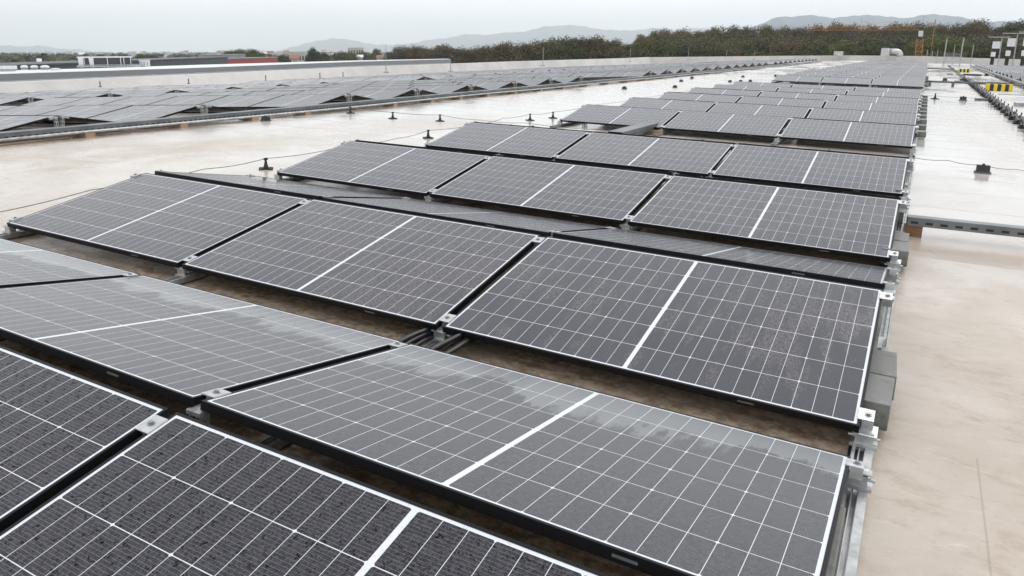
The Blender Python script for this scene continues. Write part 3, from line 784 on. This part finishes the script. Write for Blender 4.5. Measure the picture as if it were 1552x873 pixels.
slab(2.75, 24.3, .95, .42, .10, M_GALV, "grey flat steel box lying at the right edge of the picture", "steel box", "steel_box", .02)

# striped concrete barriers
def stripes(name, n, w, d, h, first=0):
    m = MB(); s = w/n
    for i in range(n): m.box((-w/2+i*s, -d/2, 0), (-w/2+(i+1)*s, d/2, h), (i+first) % 2)
    bm_ = m
    return m
def barrier(x, y, w, h, n, label, rz=0., d=.35):
    # one body, the warning stripes are paint in its material
    t = NT("yellow and black warning stripes"); c = t.coord(); X = t.sep(c)[0]
    f = t.m_('FRACT', t.m_('MULTIPLY', t.m_('DIVIDE', t.m_('ADD', X, w/2), w), n/2.))
    wear = t.mr(t.noise(c, 12, 5), .62, .7)
    t.set(color=t.mix(t.m_('MULTIPLY', wear, .3), t.mix(t.m_('GREATER_THAN', f, .5), (.74, .56, .02), (.02, .02, .022)), (.3, .28, .24)), rough=.5)
    m = MB(); m.box((-w/2, -d/2, .0), (w/2, d/2, h)); o = m.build("warning_barrier", t.m, bevel=.012)
    o.location = (x, y, 0); o.rotation_euler = (0, 0, rz); tag(o, label, "barrier"); return o
barrier(2.53, 34.0, .86, .25, 7, "yellow and black striped barrier block, the nearer and larger one")
barrier(2.38, 64.2, .78, .24, 7, "yellow and black striped barrier block, the farther one by the mesh gate")
slab(2.75, 31.0, .85, .07, .02, simple("green white strip", (.30, .36, .30), .5), "thin pale strip on the roof in front of the striped barrier", "strip", "strip")

# inverter racks: posts with white boxes under a flat top plate
def rack(x, y, hgt, bx, label, plate=2.2, rz=0.):
    e = empty("inverter_rack", (x, y, 0), (0, 0, rz)); tag(e, label, "inverter rack", "inverter racks at the far end of the roof")
    m = MB(); m.box((.32, -.05, 0), (.42, .05, hgt)); m.box((.20, -.18, 0), (.54, .18, .06)); m.build("post", M_GALV, e)
    m = MB(); m.box((-plate*.45, -.4, hgt), (plate*.55, .4, hgt+.07)); m.build("top_plate", M_GALV, e)
    m = MB(); m.box((-.38, -.15, hgt*.62), (.30, .15, hgt*.86)); m.build("inverter_box", M_WHT, e, bevel=.02)
    m = MB(); m.box((-.38, -.15, hgt*.34), (.02, .15, hgt*.50)); m.build("switch_box", M_WHT, e, bevel=.02)
    m = MB(); m.box((-.34, -.12, .12), (-.02, .12, hgt*.30)); m.box((-.30, -.10, 0), (-.26, .10, .12)); m.build("connector_box", M_RUB, e)
    return e
rack(6.05, 96, 3.0, 0, "inverter rack at the far end, leftmost of the three close together", 1.9)
rack(7.15, 93.5, 3.35, 0, "inverter rack at the far end, middle one of the three close together", 2.0)
rack(8.35, 92.0, 3.45, 0, "inverter rack at the far end, rightmost of the three close together", 1.9)
rack(10.2, 92, 2.9, 0, "lone inverter rack cut by the right edge of the picture", 2.0)

# mesh gate / guard cage with two tall posts
e = empty("mesh_guard", (2.02, 88, 0)); tag(e, "grey mesh guard cage between two tall posts at the far roof edge", "guard rail")
m = MB()
for i in range(13): m.box((-.62+i*.10, -.01, .05), (-.60+i*.10, .01, 1.25))
for i in range(6): m.box((-.62, -.012, .05+i*.23), (.62, .012, .075+i*.23))
m.build("mesh_infill", M_GALV, e)
for x, h in ((-.66, 2.7), (.74, 2.8)): m = MB(); m.box((x-.05, -.05, 0), (x+.05, .05, h)); m.build("post", M_GALV, e)
for k, (x, y, h) in enumerate([(4.0, 96, 2.2), (-.2, 109, 1.6), (.35, 109, 1.5), (.9, 109, 1.6), (2.5, 104, 2.2)]):
    m = MB(); m.tube([(0,0,0),(0,0,h)], .035, 6); o = m.build("steel_post", M_GALV); o.location = (x, y, 0); tag(o, f"thin galvanised post near the mesh guard, {ORD[k]} of several", "post", "posts near the mesh guard")

# lightning rods along the far edges
RODS = [(585, 99.5, 68, -36.2), (683, 99, 91, -35.9), (823, 92, 71, -35.9), (955, 88, 73, -35.9), (1043, 86, 72, -30.), (1101, 86, 75, -26.), (1143, 85, 76, -22.)]
for k, (u, v0, v1, x) in enumerate(RODS):
    d = ray(u, v0); f = (x-CAM.x)/d.x; p = CAM + d*f
    if p.y > 114: f *= (114-CAM.y)/(p.y-CAM.y); p = CAM + d*f
    h = (v0-v1)/FP*f; m = MB(); m.tube([(0,0,-.5),(0,0,h*.6),(0,0,h)], 0, 6, radii=[.035,.022,.012]); m.box((-.15,-.15,-.55),(.15,.15,-.45))
    o = m.build("lightning_rod", M_GALV); o.location = p; tag(o, f"thin pale lightning rod at the roof edge, {ORD[k]} from the left", "lightning rod", "lightning rods on the roof edge")
# small dark objects along the beige strip on the left
rr = random.Random(8)
for k, (u, v) in enumerate([(15,141),(41,139.5),(67,137),(94,135),(103,134),(117,133),(121,135),(137,133),(158,132),(179,131),(201,130),(234,125),(240,129),(261,127),(314,126),(330,125.5),(348,124.5),(365,123),(381,122),(397,120),(441,119),(470,117.5)]):
    d = ray(u, v); f = (-1.50-CAM.z)/d.z; p = CAM + d*f
    if p.x < -36.6: f = (-36.6-CAM.x)/d.x; p = CAM + d*f
    m = MB(); s = rr.uniform(.9, 1.5); m.box((-.09*s,-.07*s,0),(.09*s,.07*s,.05*s)); m.prism([(-.05*s,.05*s),(.05*s,.05*s),(.03*s,.13*s),(-.03*s,.13*s)], -.06*s, .06*s)
    o = m.build("roof_holder", M_RUB); o.location = (p.x, p.y, deck_z(p.x)); tag(o, f"small dark wire holder on the beige strip under the left parapet, {ORD[k]} from the left", "wire holder", "holders along the left parapet")
for k, (u, v0, v1) in enumerate([(152,132,122),(286,127,118),(403,123,112),(485,118,109),(520,116,108)]):
    d = ray(u, v0); f = (-36.0-CAM.x)/d.x; p = CAM + d*f; h = (v0-v1)/FP*f
    m = MB(); h *= .75; m.tube([(0,0,0),(0,0,h)], .028, 8); m.tube([(0,0,0),(0,0,.04)], .07, 10); m.tube([(0,0,h),(0,0,h+.03)], .04, 8)
    o = m.build("vent_pipe", simple("dark vent", (.10,.08,.08), .5)); o.location = (p.x, p.y, p.z); tag(o, f"short dark vent pipe before the left parapet, {ORD[k]} from the left", "vent pipe", "vent pipes along the left parapet")

# silver duct and grey box at the far roof edge
e = empty("roof_duct", (-4.6, 113.2, .75)); tag(e, "silver bent ventilation duct on the far edge of the roof", "duct")
m = MB(); m.box((-.9, -.5, -.05), (.1, .5, .95)); m.build("fan_housing", M_DUCT, e, bevel=.03)
m = MB(); pts = [(.1,0,.55),(.7,0,.55),(1.0,0,.53),(1.22,0,.42),(1.33,0,.22),(1.35,0,-.1)]; m.tube(pts, .36, 16); m.build("duct_bend", M_DUCT, e, smooth=True)
m = MB(); 
for x in (-.8, 0, .9): m.box((x-.04,-.04,-.75),(x+.04,.04,.0))
m.build("legs_frame", M_GALV, e)
m = MB(); m.box((-.55, -.5, 0), (.55, .5, .50)); m.box((-.6,-.55,.50),(.6,.55,.55)); o = m.build("roof_box", M_DUCT, bevel=.01); o.location = (-10.7, 114.4, .60); tag(o, "small grey metal box on the far edge of the roof left of the duct", "box")

# ------------------------------------------------------------------ turn the deck into the level world
for o in ROOF: o.matrix_basis = RG @ o.matrix_basis

# ================================================================== BEYOND THE ROOF (level world)
GZ = -11.0
def face_matrix(p):                                      # upright frame at p, local -y towards the building
    a = math.atan2(p.x-CAMW.x, p.y-CAMW.y); return -a
def terrain():
    t = NT("hazy plain of fields"); c = t.coord(); n = t.noise(c, .004, 6, .6); v = t.noise(t.map(c, (1, 3, 1)), .0012, 4)
    t.set(color=t.mix(t.mr(n, .35, .65), (.05, .06, .035), t.mix(t.mr(v, .4, .6), (.10, .11, .06), (.16, .15, .11))), rough=.9)
    m = MB(); N = 64; rad = [0, 400, 1500, 4000, 9000, 15500]
    vs = [(0,0,0)] + [(r*math.cos(2*math.pi*k/N), r*math.sin(2*math.pi*k/N), 0) for r in rad[1:] for k in range(N)]
    fs = [(0, 1+k, 1+(k+1) % N) for k in range(N)]
    for j in range(len(rad)-2):
        for k in range(N): fs.append((1+j*N+k, 1+(j+1)*N+k, 1+(j+1)*N+(k+1) % N, 1+j*N+(k+1) % N))
    m.add(vs, fs); o = m.build("ground", t.m, roof=False); o.location = (0, 0, GZ); tag(o, kind='structure')
terrain()

def mountains(name, prof, dist, depth, mat, seed):
    """ridge with a real body: profile pixels give bearings and heights of the crest"""
    rnd = random.Random(seed); cols = []
    us = [p[0] for p in prof]; n = 160
    for i in range(n+1):
        u = us[0] + (us[-1]-us[0])*i/n
        v = np.interp(u, us, [p[1] for p in prof]) + .8*math.sin(u*.11+seed) + .5*math.sin(u*.31)
        p = far(u, v, dist*(1+.03*math.sin(u*.02))); cols.append(p)
    vs = []; fs = []; K = 9
    for i, p in enumerate(cols):
        d = Vector((p.x-CAMW.x, p.y-CAMW.y, 0)).normalized()
        for k in range(K):
            f = (k-4)/4; hh = GZ + (p.z-GZ)*max(0, (1-abs(f))**.8 if abs(f) < 1 else 0)
            w = .12*math.sin(i*.35+k*1.3)+.08*math.sin(i*.9+k*2.1)
            if 0 < abs(f) < 1: hh = GZ + (hh-GZ)*(1+w)
            vs.append((p.x+d.x*depth*f, p.y+d.y*depth*f, min(hh, p.z)-(1 if abs(f) == 1 else 0)))
    for i in range(n):
        for k in range(K-1): fs.append((i*K+k, i*K+k+1, (i+1)*K+k+1, (i+1)*K+k))
    m = MB(); m.add(vs, fs); o = m.build(name, mat, roof=False, smooth=True); tag(o, kind='structure')
M_MT = simple("haze blue wooded mountain", (.035, .062, .10), .9, 0, .002, .3)  # blue of the distant air is mixed into the slope colour
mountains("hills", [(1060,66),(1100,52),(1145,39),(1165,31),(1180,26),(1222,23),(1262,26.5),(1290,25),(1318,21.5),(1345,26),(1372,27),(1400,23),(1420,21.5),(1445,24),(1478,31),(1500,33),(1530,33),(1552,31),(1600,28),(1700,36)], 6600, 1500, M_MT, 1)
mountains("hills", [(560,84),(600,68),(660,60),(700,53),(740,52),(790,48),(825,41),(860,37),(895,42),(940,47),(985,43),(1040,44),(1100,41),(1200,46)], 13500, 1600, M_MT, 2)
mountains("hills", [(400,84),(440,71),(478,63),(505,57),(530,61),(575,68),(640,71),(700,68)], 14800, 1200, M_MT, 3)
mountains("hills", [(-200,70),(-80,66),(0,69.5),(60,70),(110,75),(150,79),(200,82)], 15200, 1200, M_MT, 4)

# ------------------------------------------------------------------ trees
def leaf_mat(name, a, b, c3):
    t = NT(name); g = t.n.new('ShaderNodeNewGeometry'); r = g.outputs['Random Per Island']
    n = t.noise(t.coord(), .5, 3)
    hue = t.mix(t.mr(r, 0, 1, .25, .75, False), a, b); hue = t.mix(t.m_('MULTIPLY', t.mr(n, .40, .62), .7), hue, c3)
    t.set(color=hue, rough=.9, spec=.0); return t.m
LM = [leaf_mat("olive brown foliage", (.125,.105,.058), (.155,.130,.075), (.105,.105,.055)),
      leaf_mat("rusty autumn foliage", (.128,.098,.060), (.148,.116,.072), (.112,.100,.060)),
      leaf_mat("dull green foliage", (.075,.092,.050), (.098,.112,.060), (.115,.105,.055)),
      leaf_mat("yellow green foliage", (.115,.135,.050), (.145,.155,.060), (.125,.115,.050)),
      leaf_mat("dark evergreen foliage", (.042,.060,.040), (.058,.078,.050), (.060,.072,.042)),
      leaf_mat("grey brown foliage", (.115,.098,.074), (.135,.115,.088), (.100,.095,.068))]
LN = ["olive brown", "rusty brown", "dull green", "yellow green", "dark green", "grey brown"]
M_BARK = simple("bark", (.09, .07, .05), .9, 0, 6, .3)
def crown_arrays(rnd, H, R, nb, nleaf, leaf):
    """clumps of leaf-sized quads on an uneven set of boughs; unit: metres, base of tree at 0"""
    cl = []
    for i in range(nb):
        a = rnd.uniform(0, 2*math.pi); f = rnd.random()
        z = H*(.28+.66*f); rad = R*math.sqrt(max(.05, 1-((f-.38)/.68)**2))
        q = rad*rnd.uniform(.25, .86); cl.append((q*math.cos(a), q*math.sin(a), z, R*rnd.uniform(.20, .40)))
    V = []; F = []
    for i in range(nleaf):
        cx, cy, cz, cr_ = cl[rnd.randrange(nb)]
        d = Vector((rnd.gauss(0,1), rnd.gauss(0,1), rnd.gauss(0,.8))).normalized()*cr_*rnd.uniform(.55, 1.08)
        p = Vector((cx, cy, cz)) + d
        nrm = (d.normalized() + Vector((rnd.gauss(0,.5), rnd.gauss(0,.5), rnd.gauss(.2,.5)))).normalized()
        x = nrm.orthogonal().normalized(); x = Matrix.Rotation(rnd.uniform(0, 6.28), 3, nrm) @ x; y = nrm.cross(x)
        s = leaf*rnd.uniform(.6, 1.3); b = len(V)
        V += [tuple(p - x*s), tuple(p + y*s*.6), tuple(p + x*s), tuple(p - y*s*.6)]; F.append((b, b+1, b+2, b+3))
    return V, F, cl
def tree_meshes(seed, H=13, R=4.6, nb=60, nleaf=12000, leaf=.165):
    rnd = random.Random(seed); V, F, cl = crown_arrays(rnd, H, R, nb, nleaf, leaf)
    me = bpy.data.meshes.new("crown"); me.from_pydata(V, [], F); me.materials.append(LM[0])
    m = MB(); m.tube([(0,0,0),(.1,0,H*.3),(.0,.1,H*.6),(0,0,H*.88)], 0, 8, radii=[.32,.24,.15,.04])
    for c in cl[:9]: m.tube([(0,0,H*.25+.2*c[2]*.3),(c[0]*.5,c[1]*.5,(H*.3+c[2])/2),(c[0],c[1],c[2])], 0, 5, radii=[.12,.07,.03])
    return me, m.mesh("trunk", M_BARK)
TM = [tree_meshes(11+i, H, R) for i, (H, R) in enumerate([(13,4.8),(14,4.4),(12,5.2),(15,4.6),(13,4.0)])]
TMH = [13,14,12,15,13]
TREE_N = {}
def tree(u, vtop, dist, li, variant, sx=1., grp="trees along the forest edge", where=""):
    p = far(u, vtop, dist); Hh = p.z - GZ; s = Hh/(TMH[variant]*.97)
    e = empty("tree", (p.x, p.y, GZ), (0, 0, variant*1.7+u*.37), roof=False); e.scale = (s*sx, s*sx, s)
    c = link(bpy.data.objects.new("crown", TM[variant][0])); c.parent = e
    if li: 
        key = (variant, li)
        if key not in TREE_N:
            me = TM[variant][0].copy(); me.materials.clear(); me.materials.append(LM[li]); TREE_N[key] = me
        c.data = TREE_N[key]
    k = link(bpy.data.objects.new("trunk", TM[variant][1])); k.parent = e
    tag(e, where, "tree", grp); return e
def topline(u):
    return float(np.interp(u, [590,610,650,690,720,745,775,800,820,835,860,880,900,925,950,962,985,1010], [78,73,72,70,75,70,67,68,70,60,57,58,59,62,64,61,58,58]))
rt = random.Random(5); k = 0
u = 604
while u < 1010:
    li = rt.choice([0,0,1,1,5,2,0]); 
    if 960 < u < 1000: li = 3
    tree(u, topline(u)+rt.uniform(-1,2.5), rt.uniform(205, 240), li, rt.randrange(5), rt.uniform(.95, 1.25), "trees of the front wood", f"{LN[li]} tree in the low front wood at left, {ORD[k]} crown from its left end"); k += 1
    u += rt.uniform(13, 19)
u = 1000; k = 0
while u < 1570:                                          # low belt in front of the wooded slope
    v = 64 + rt.uniform(-4, 5); li = rt.choice([2,3,0,1,5,2,4,0])
    if 1408 < u < 1450: li, v = 3, 58
    if u > 1450: li = rt.choice([4,2,2])
    tree(u, v, rt.uniform(215, 235), li, rt.randrange(5), rt.uniform(1.1, 1.4), "low trees before the slope", f"{LN[li]} low tree before the wooded slope, {ORD[k]} crown from the left"); k += 1
    u += rt.uniform(15, 23)
u = 975; k = 0
while u < 1580:                                          # upper belt that makes the skyline
    v = float(np.interp(u, [975,1000,1040,1100,1180,1240,1270,1290,1330,1360,1390,1430,1455,1480,1500,1530,1560], [50,47,45,43.5,43,40,36.5,38,39,40,37,38,41,33,38,37,36])) + rt.uniform(-.8, 2.5)
    li = rt.choice([0,5,1,5,0]) if u < 1380 else rt.choice([4,2,4,1,2])
    if 1468 < u < 1495: li = 1
    tree(u, v, rt.uniform(290, 320), li, rt.randrange(5), rt.uniform(.75, .95), "skyline trees of the slope", f"{LN[li]} tall tree on the forest skyline, {ORD[min(k, len(ORD)-1)]} from the left"); k += 1
    u += rt.uniform(13, 19)
def mass(name, u0, u1, vfun, d0, d1, n, leafs, label, mats, hrange=(.0, 1.), seed=3, clump=2.6, per=60):
    """far wood that reads as one mass: clumps of leaf cards spread through its depth"""
    rnd = random.Random(seed); V = []; F = []; MI = []
    for i in range(n):
        u = rnd.uniform(u0, u1); f = rnd.random(); d = d0+(d1-d0)*f
        vt = vfun(u, f); p = far(u, vt, d); top = p.z; hgt = top-GZ
        z = GZ + hgt*rnd.uniform(*hrange); mi = rnd.randrange(len(mats))
        for j in range(per):
            q = Vector((rnd.gauss(0,1), rnd.gauss(0,1), rnd.gauss(0,.9))).normalized()*clump*rnd.uniform(.5, 1.05); c = Vector((p.x, p.y, min(z, top-clump*.8))) + q
            nrm = (q.normalized()+Vector((rnd.gauss(0,.5), rnd.gauss(0,.5), rnd.gauss(.3,.5)))).normalized(); x = nrm.orthogonal().normalized(); y = nrm.cross(x)
            s = leafs*rnd.uniform(.6,1.3); b = len(V); V += [tuple(c-x*s), tuple(c+y*s*.7), tuple(c+x*s), tuple(c-y*s*.7)]; F.append((b,b+1,b+2,b+3)); MI.append(mi)
    me = bpy.data.meshes.new(name); me.from_pydata(V, [], F)
    for m in mats: me.materials.append(m)
    me.polygons.foreach_set('material_index', MI); o = link(bpy.data.objects.new(name, me)); tag(o, label, "forest", kind='stuff')
mass("forest", 600, 1600, lambda u, f: (topline(u)+4 if u < 1000 else 62-f*16), 235, 310, 2600, .24, "mixed autumn wood filling the space behind the front trees", [LM[0], LM[1], LM[5], LM[2], LM[5]], (.2, 1.), 3, 2.4, 120)
M_FARW = leaf_mat("hazy distant wood foliage", (.05,.055,.03), (.08,.075,.04), (.06,.055,.03))
mass("far_woods", -250, 640, lambda u, f: 84.0-f*5.5, 600, 5200, 1500, 3.4, "bluish distant groves spread over the plain beyond the left roofs", [M_FARW, LM[2]], (.1, .9), 6, 8, 20)

for k, (u, v, d, li, sx, va) in enumerate([(343,80,330,4,1.0,4),(357,77.5,335,2,1.3,0),(372,76.5,330,2,1.5,2),(386,77,335,2,1.3,0),(212,83,330,2,1.3,1),(228,84,330,2,1.4,2),(474,74.5,360,4,1.0,4),(490,80,370,2,1.1,1),(514,79,370,2,1.4,2),(528,79.5,370,3,1.3,2),(430,83,360,2,1.2,1),(571,73,520,2,1.0,3),(590,80,420,2,1.2,0),(552,79,460,2,1.4,2)]):
    tree(u, v, d, li, va, sx, "trees beyond the neighbouring hall", f"{LN[li]} tree beyond the neighbouring hall, number {ORD[k]} in the scattered town trees".replace("number ", ""))

# ------------------------------------------------------------------ buildings beyond
def bbox_building(name, u0, u1, vtop, dist, depth, wallm, roofm, label, cat, zb=GZ, roofh=.3, gable=False, windows=None, dist2=None, vtop2=None):
    a = far(u0, vtop, dist); b = far(u1, vtop2 or vtop, dist2 or dist); b.z = a.z = (a.z+b.z)/2
    L = math.hypot(b.x-a.x, b.y-a.y); rz = math.atan2(b.y-a.y, b.x-a.x)
    e = empty(name, (a.x, a.y, zb), (0, 0, rz), roof=False); tag(e, label, cat); H = a.z - zb
    m = MB(); m.box((0, 0, 0), (L, depth, H-roofh)); m.build("wall", wallm, e)
    m = MB()
    if gable: m.prism([(-.4, H-roofh), (depth+.4, H-roofh), (depth/2, H+roofh*2)], -.3, L+.3)
    else: m.box((-.2, -.2, H-roofh), (L+.2, depth+.2, H))
    m.build("roof", roofm, e)
    if windows:
        n, z0, z1 = windows
        for i in range(n):
            w = MB(); x = L*(i+.5)/n; ww = L/n*.28
            w.box((x-ww, -.08, z0*H), (x+ww, -.01, z1*H)); w.build("window", M_DGL, e)
    return e, L, H
M_DGL = simple("dark window glass", (.04, .045, .05), .2)
M_NAVY = simple("dark blue grey cladding", (.045, .055, .065), .55, 0, .4, .1)
M_RED = simple("red cladding", (.36, .05, .055), .5, 0, .5, .1)
M_BEI = simple("pale render", (.52, .48, .42), .8, 0, .5, .1)
M_WR = simple("light roof sheet", (.60, .60, .60), .5, 0, .3, .08)
M_TILE = simple("red roof tiles", (.28, .11, .08), .8, 0, 1, .2)
M_GRO = simple("grey roof of far hall", (.30, .30, .30), .7, 0, .3, .1)
bbox_building("warehouse", -60, 345, 96.0, 128, 14, M_NAVY, M_NAVY, "long low dark blue grey warehouse behind the neighbouring roof", "warehouse", windows=None, dist2=280, vtop2=88.2)
bbox_building("warehouse", 344.6, 420, 88.1, 281, 25, M_RED, M_GRO, "low warehouse section with bright red cladding", "warehouse", dist2=330, vtop2=86.4)
bbox_building("warehouse", 300, 372, 82.5, 300, 30, M_GRO, M_GRO, "pale grey hall roof behind the red warehouse", "warehouse")
bbox_building("factory_building", 429, 470, 78, 620, 25, M_BEI, M_WR, "long pale beige factory building on the plain behind green trees", "building", windows=(9, .45, .7))
bbox_building("factory_building", 482, 505, 78.5, 640, 25, M_BEI, M_WR, "short pale blue-white hall right of the beige factory", "building", windows=(4, .45, .7))
bbox_building("apartment_block", 527, 551, 72.5, 1100, 20, M_BEI, M_TILE, "far apartment block with darker roof on the horizon", "building", windows=(6, .5, .8))
for k, (u0, u1, v, d, lab) in enumerate([(441,453,87.2,300,"small white house with a red tiled roof right of the red warehouse"),(571,583,86.2,420,"small house with red roof near the end of the neighbouring hall"),(541,550,85.5,430,"small white house between trees beyond the coping"),(384,404,80.5,520,"white shed roof above the red warehouse"),(497,505,83,480,"tiny white house right of the dark conical tree"),(57,62,92.5,330,"small white hut above the dark warehouse")]):
    bbox_building("house", u0, u1, v, d, 9, M_BEI, M_TILE if 'red' in lab and 'tiled' in lab or 'red roof' in lab else M_WR, lab, "house", gable=True, roofh=.45, windows=(2, .45, .7))
rb = random.Random(12)
for k in range(34):
    u = rb.uniform(-40, 620); d = rb.uniform(1300, 3600); v = 78 - (u/1552)*8 + 1150*12.4/d*.45
    w = rb.uniform(10, 26)*1150/d
    hb = bbox_building("house", u, u+w, v-rb.uniform(0,1), d, 12, rb.choice([M_BEI, M_WR]), rb.choice([M_TILE, M_WR, M_GRO, M_GRO]), "tiny far house of the hazy town on the plain", "house", gable=True, roofh=1.5)
    hb[0]["group"] = "houses of the hazy town"

# rooftop plant on the neighbouring roof
def plant(u0, u1, vt, vb, dist, depth):
    a = far(u0, vb, dist); b = far(u1, vb, dist); t = far(u0, vt, dist)
    return a, math.hypot(b.x-a.x, b.y-a.y), t.z-a.z, math.atan2(b.y-a.y, b.x-a.x)
a, L, H, rz = plant(120, 201, 86, 103.5, 88, 3)
e = empty("cooling_plant", (a.x, a.y, a.z), (0, 0, rz), roof=False); tag(e, "white framed rooftop cooling plant with dark louvre bays on the neighbouring hall", "cooling plant")
M_LOUV = simple("dark louvres", (.06, .065, .07), .5)
m = MB(); m.box((0, .1, H*.28), (L, 2.2, H-.12)); m.build("louvre_bay", M_LOUV, e)
m = MB(); m.box((-.1, -.05, H-.12), (L+.1, 2.3, H)); m.build("top_frame", M_WHT, e)
for f in (0., .10, .20, .26): 
    m = MB(); m.prism([(0,0),(0,0)], 0, 0) if False else m.box((L*f, -.06, H*.15), (L*f+.06, .05, H-.12)); m.build("post", M_WHT, e)
for f0, f1 in ((0, .09), (.19, .28)):                     # white tapering side panels
    m = MB(); m.add([(L*f0, -.08, H-.12), (L*f1, -.08, H-.12), (L*f1, -.08, H*.05), (L*f1-.35, -.08, H*.05), (L*f0, -.03, H-.12), (L*f1, -.03, H-.12), (L*f1, -.03, H*.05), (L*f1-.35, -.03, H*.05)], [(0,1,2,3),(4,5,6,7),(0,1,5,4),(1,2,6,5),(2,3,7,6),(3,0,4,7)]); m.build("side_panel", M_WHT, e)
for f in (.53, .78, .84, .97): m = MB(); m.box((L*f, -.08, 0), (L*f+.07, .05, H-.12)); m.build("post", M_WHT, e)
m = MB(); m.box((-.2, -.3, .1), (L+1.2, 2.2, .22)); 
for i in range(22): m.box((L*i/20, -.3, .22), (L*i/20+.03, -.26, H*.26))
m.box((-.1, -.31, H*.26), (L+1.1, -.25, H*.26+.05)); m.build("walkway_rail", M_GALV, e)
a, L, H, rz = plant(212, 228, 92, 103, 89, 2)
e = empty("roof_cabinet", (a.x, a.y, a.z), (0, 0, rz), roof=False); tag(e, "white air handling cabinet right of the cooling plant", "cabinet")
m = MB(); m.box((0, 0, .1), (L, 1.2, H)); m.build("body", M_WHT, e, bevel=.03); m = MB(); m.box((-.06, -.06, H), (L+.06, 1.26, H+.08)); m.build("lid", M_WHT, e)
for i in range(3): m = MB(); m.box((L*(.12+.3*i), -.03, .25), (L*(.12+.3*i)+.05, -.005, H-.15)); m.build("seam_strip", M_LOUV, e)
for k, (u0, u1) in enumerate(((31,44),(46,59),(61,76))):
    a, L, H, rz = plant(u0, u1, 99, 107.5, 62, 1)
    e = empty("roof_tank", (a.x, a.y, a.z), (0, 0, rz), roof=False); tag(e, f"rounded white rooftop tank on a dark stand, {ORD[k]} of three from the left", "tank", "white tanks on the neighbouring roof")
    m = MB(); n = 12; rings = []
    bm = bmesh.new(); bmesh.ops.create_uvsphere(bm, u_segments=20, v_segments=10, radius=1); bmesh.ops.scale(bm, vec=(L*.5, L*.45, H*.34), verts=bm.verts); bmesh.ops.translate(bm, vec=(L*.5, .4, H*.66), verts=bm.verts)
    me = bpy.data.meshes.new("vessel"); bm.to_mesh(me); bm.free(); me.materials.append(M_WHT); me.polygons.foreach_set('use_smooth', [True]*len(me.polygons)); o = link(bpy.data.objects.new("vessel", me)); o.parent = e
    m = MB(); m.box((L*.1, 0, .05), (L*.9, .8, H*.38)); m.build("stand", M_GALV, e)
a, L, H, rz = plant(77, 92, 102.5, 108, 62, 1)
m = MB(); m.tube([(0,0,H*.5),(L*.6,0,H*.6),(L*.9,0,H*.5),(L*1.0,0,0)], H*.3, 12); o = m.build("vent_pipe", M_WHT, roof=False, smooth=True); o.location = a; o.rotation_euler = (0,0,rz); tag(o, "white bent pipe right of the three rooftop tanks", "pipe")
a, L, H, rz = plant(-30, 27, 100.5, 109, 62, 1)
m = MB(); m.box((0, 0, H*.35), (L, 1.2, H)); m.box((0, .2, 0), (L*.96, 1.0, H*.3)); o = m.build("roof_unit", M_WHT, roof=False, bevel=.03); o.location = a; o.rotation_euler = (0,0,rz); tag(o, "long pale rooftop unit at the left edge of the picture", "roof unit")

# ------------------------------------------------------------------ tower crane
def crane():
    D = 185.; base = far(1388, 90, D); top = far(1396, 47, D)
    s = D/FP
    e = empty("tower_crane", (top.x, top.y, GZ), (0, 0, face_matrix(top)), roof=False); tag(e, "orange lattice tower crane standing before the forest", "crane")
    H = top.z - GZ; w = 1.0
    def lattice(m, p0, p1, w, step, r=.10):
        p0, p1 = Vector(p0), Vector(p1); d = (p1-p0); L = d.length; d.normalize(); a = Vector((0,1,0)) ; b = d.cross(a).normalized()
        cs = [(a*sx + b*sy)*w/2 for sx, sy in ((-1,-1),(1,-1),(1,1),(-1,1))]
        for c in cs: m.tube([p0+c, p1+c], r, 4)
        n = max(1, int(L/step))
        for i in range(n):
            q0 = p0 + d*(L*i/n); q1 = p0 + d*(L*(i+1)/n)
            for k in range(4):
                m.tube([q0+cs[k], q1+cs[(k+1) % 4]], r*.6, 3, caps=False); m.tube([q0+cs[k], q0+cs[(k+1) % 4]], r*.6, 3, caps=False)
    m = MB(); lattice(m, (0,0,0), (0,0,H-1.6), 1.15, 1.2, .10); m.build("mast", M_ORANGE, e)
    m = MB(); m.box((-.42, -.5, H-1.1), (.42, .5, H+.05)); m.build("cab", M_WHT, e)
    m = MB(); Lj = (1396-1265)*s; lattice(m, (-.5, 0, H+.6), (-Lj, -4, H+.75), .75, .9, .038); m.build("jib", M_ORANGE, e)
    m = MB(); lattice(m, (.5, 0, H+.7), (2.3, 1, H+1.6), .35, .6, .03); m.tube([(2.4,1,H+2.3),(2.2,1,H-3.3)], .09, 6); m.build("counter_jib", M_ORANGE, e)
    m = MB(); m.tube([(0,0,H+.9),(.3,0,H+3.0)], .05, 5); m.tube([(-11,-2,H+1.0),(-11.2,-2,H+3.0)], .03, 4); m.tube([(.3,0,H+3.0),(-11,-2,H+1.2)], .015, 4); m.tube([(.3,0,H+3.0),(2.3,1,H+1.7)], .015, 4); m.build("tie_rods", M_GALV, e)
crane()

# ------------------------------------------------------------------ the air between here and the hills
def haze():
    m = MB(); m.box((-17000, -17000, GZ-1.5), (17000, 17000, 640))
    o = m.build("haze", [], roof=False); mat = bpy.data.materials.new("haze"); mat.use_nodes = True; t = mat.node_tree
    for n in list(t.nodes): t.nodes.remove(n)
    out = t.nodes.new('ShaderNodeOutputMaterial'); v = t.nodes.new('ShaderNodeVolumePrincipled'); t.links.new(v.outputs[0], out.inputs['Volume'])
    v.inputs['Anisotropy'].default_value = .7; v.inputs['Color'].default_value = (.92, .965, 1.0, 1); v.inputs['Density'].default_value = HAZE
    o.data.materials.append(mat); tag(o, "pale even haze over the plain and hills", "haze", kind='stuff')
HAZE = 1.35e-4
haze()
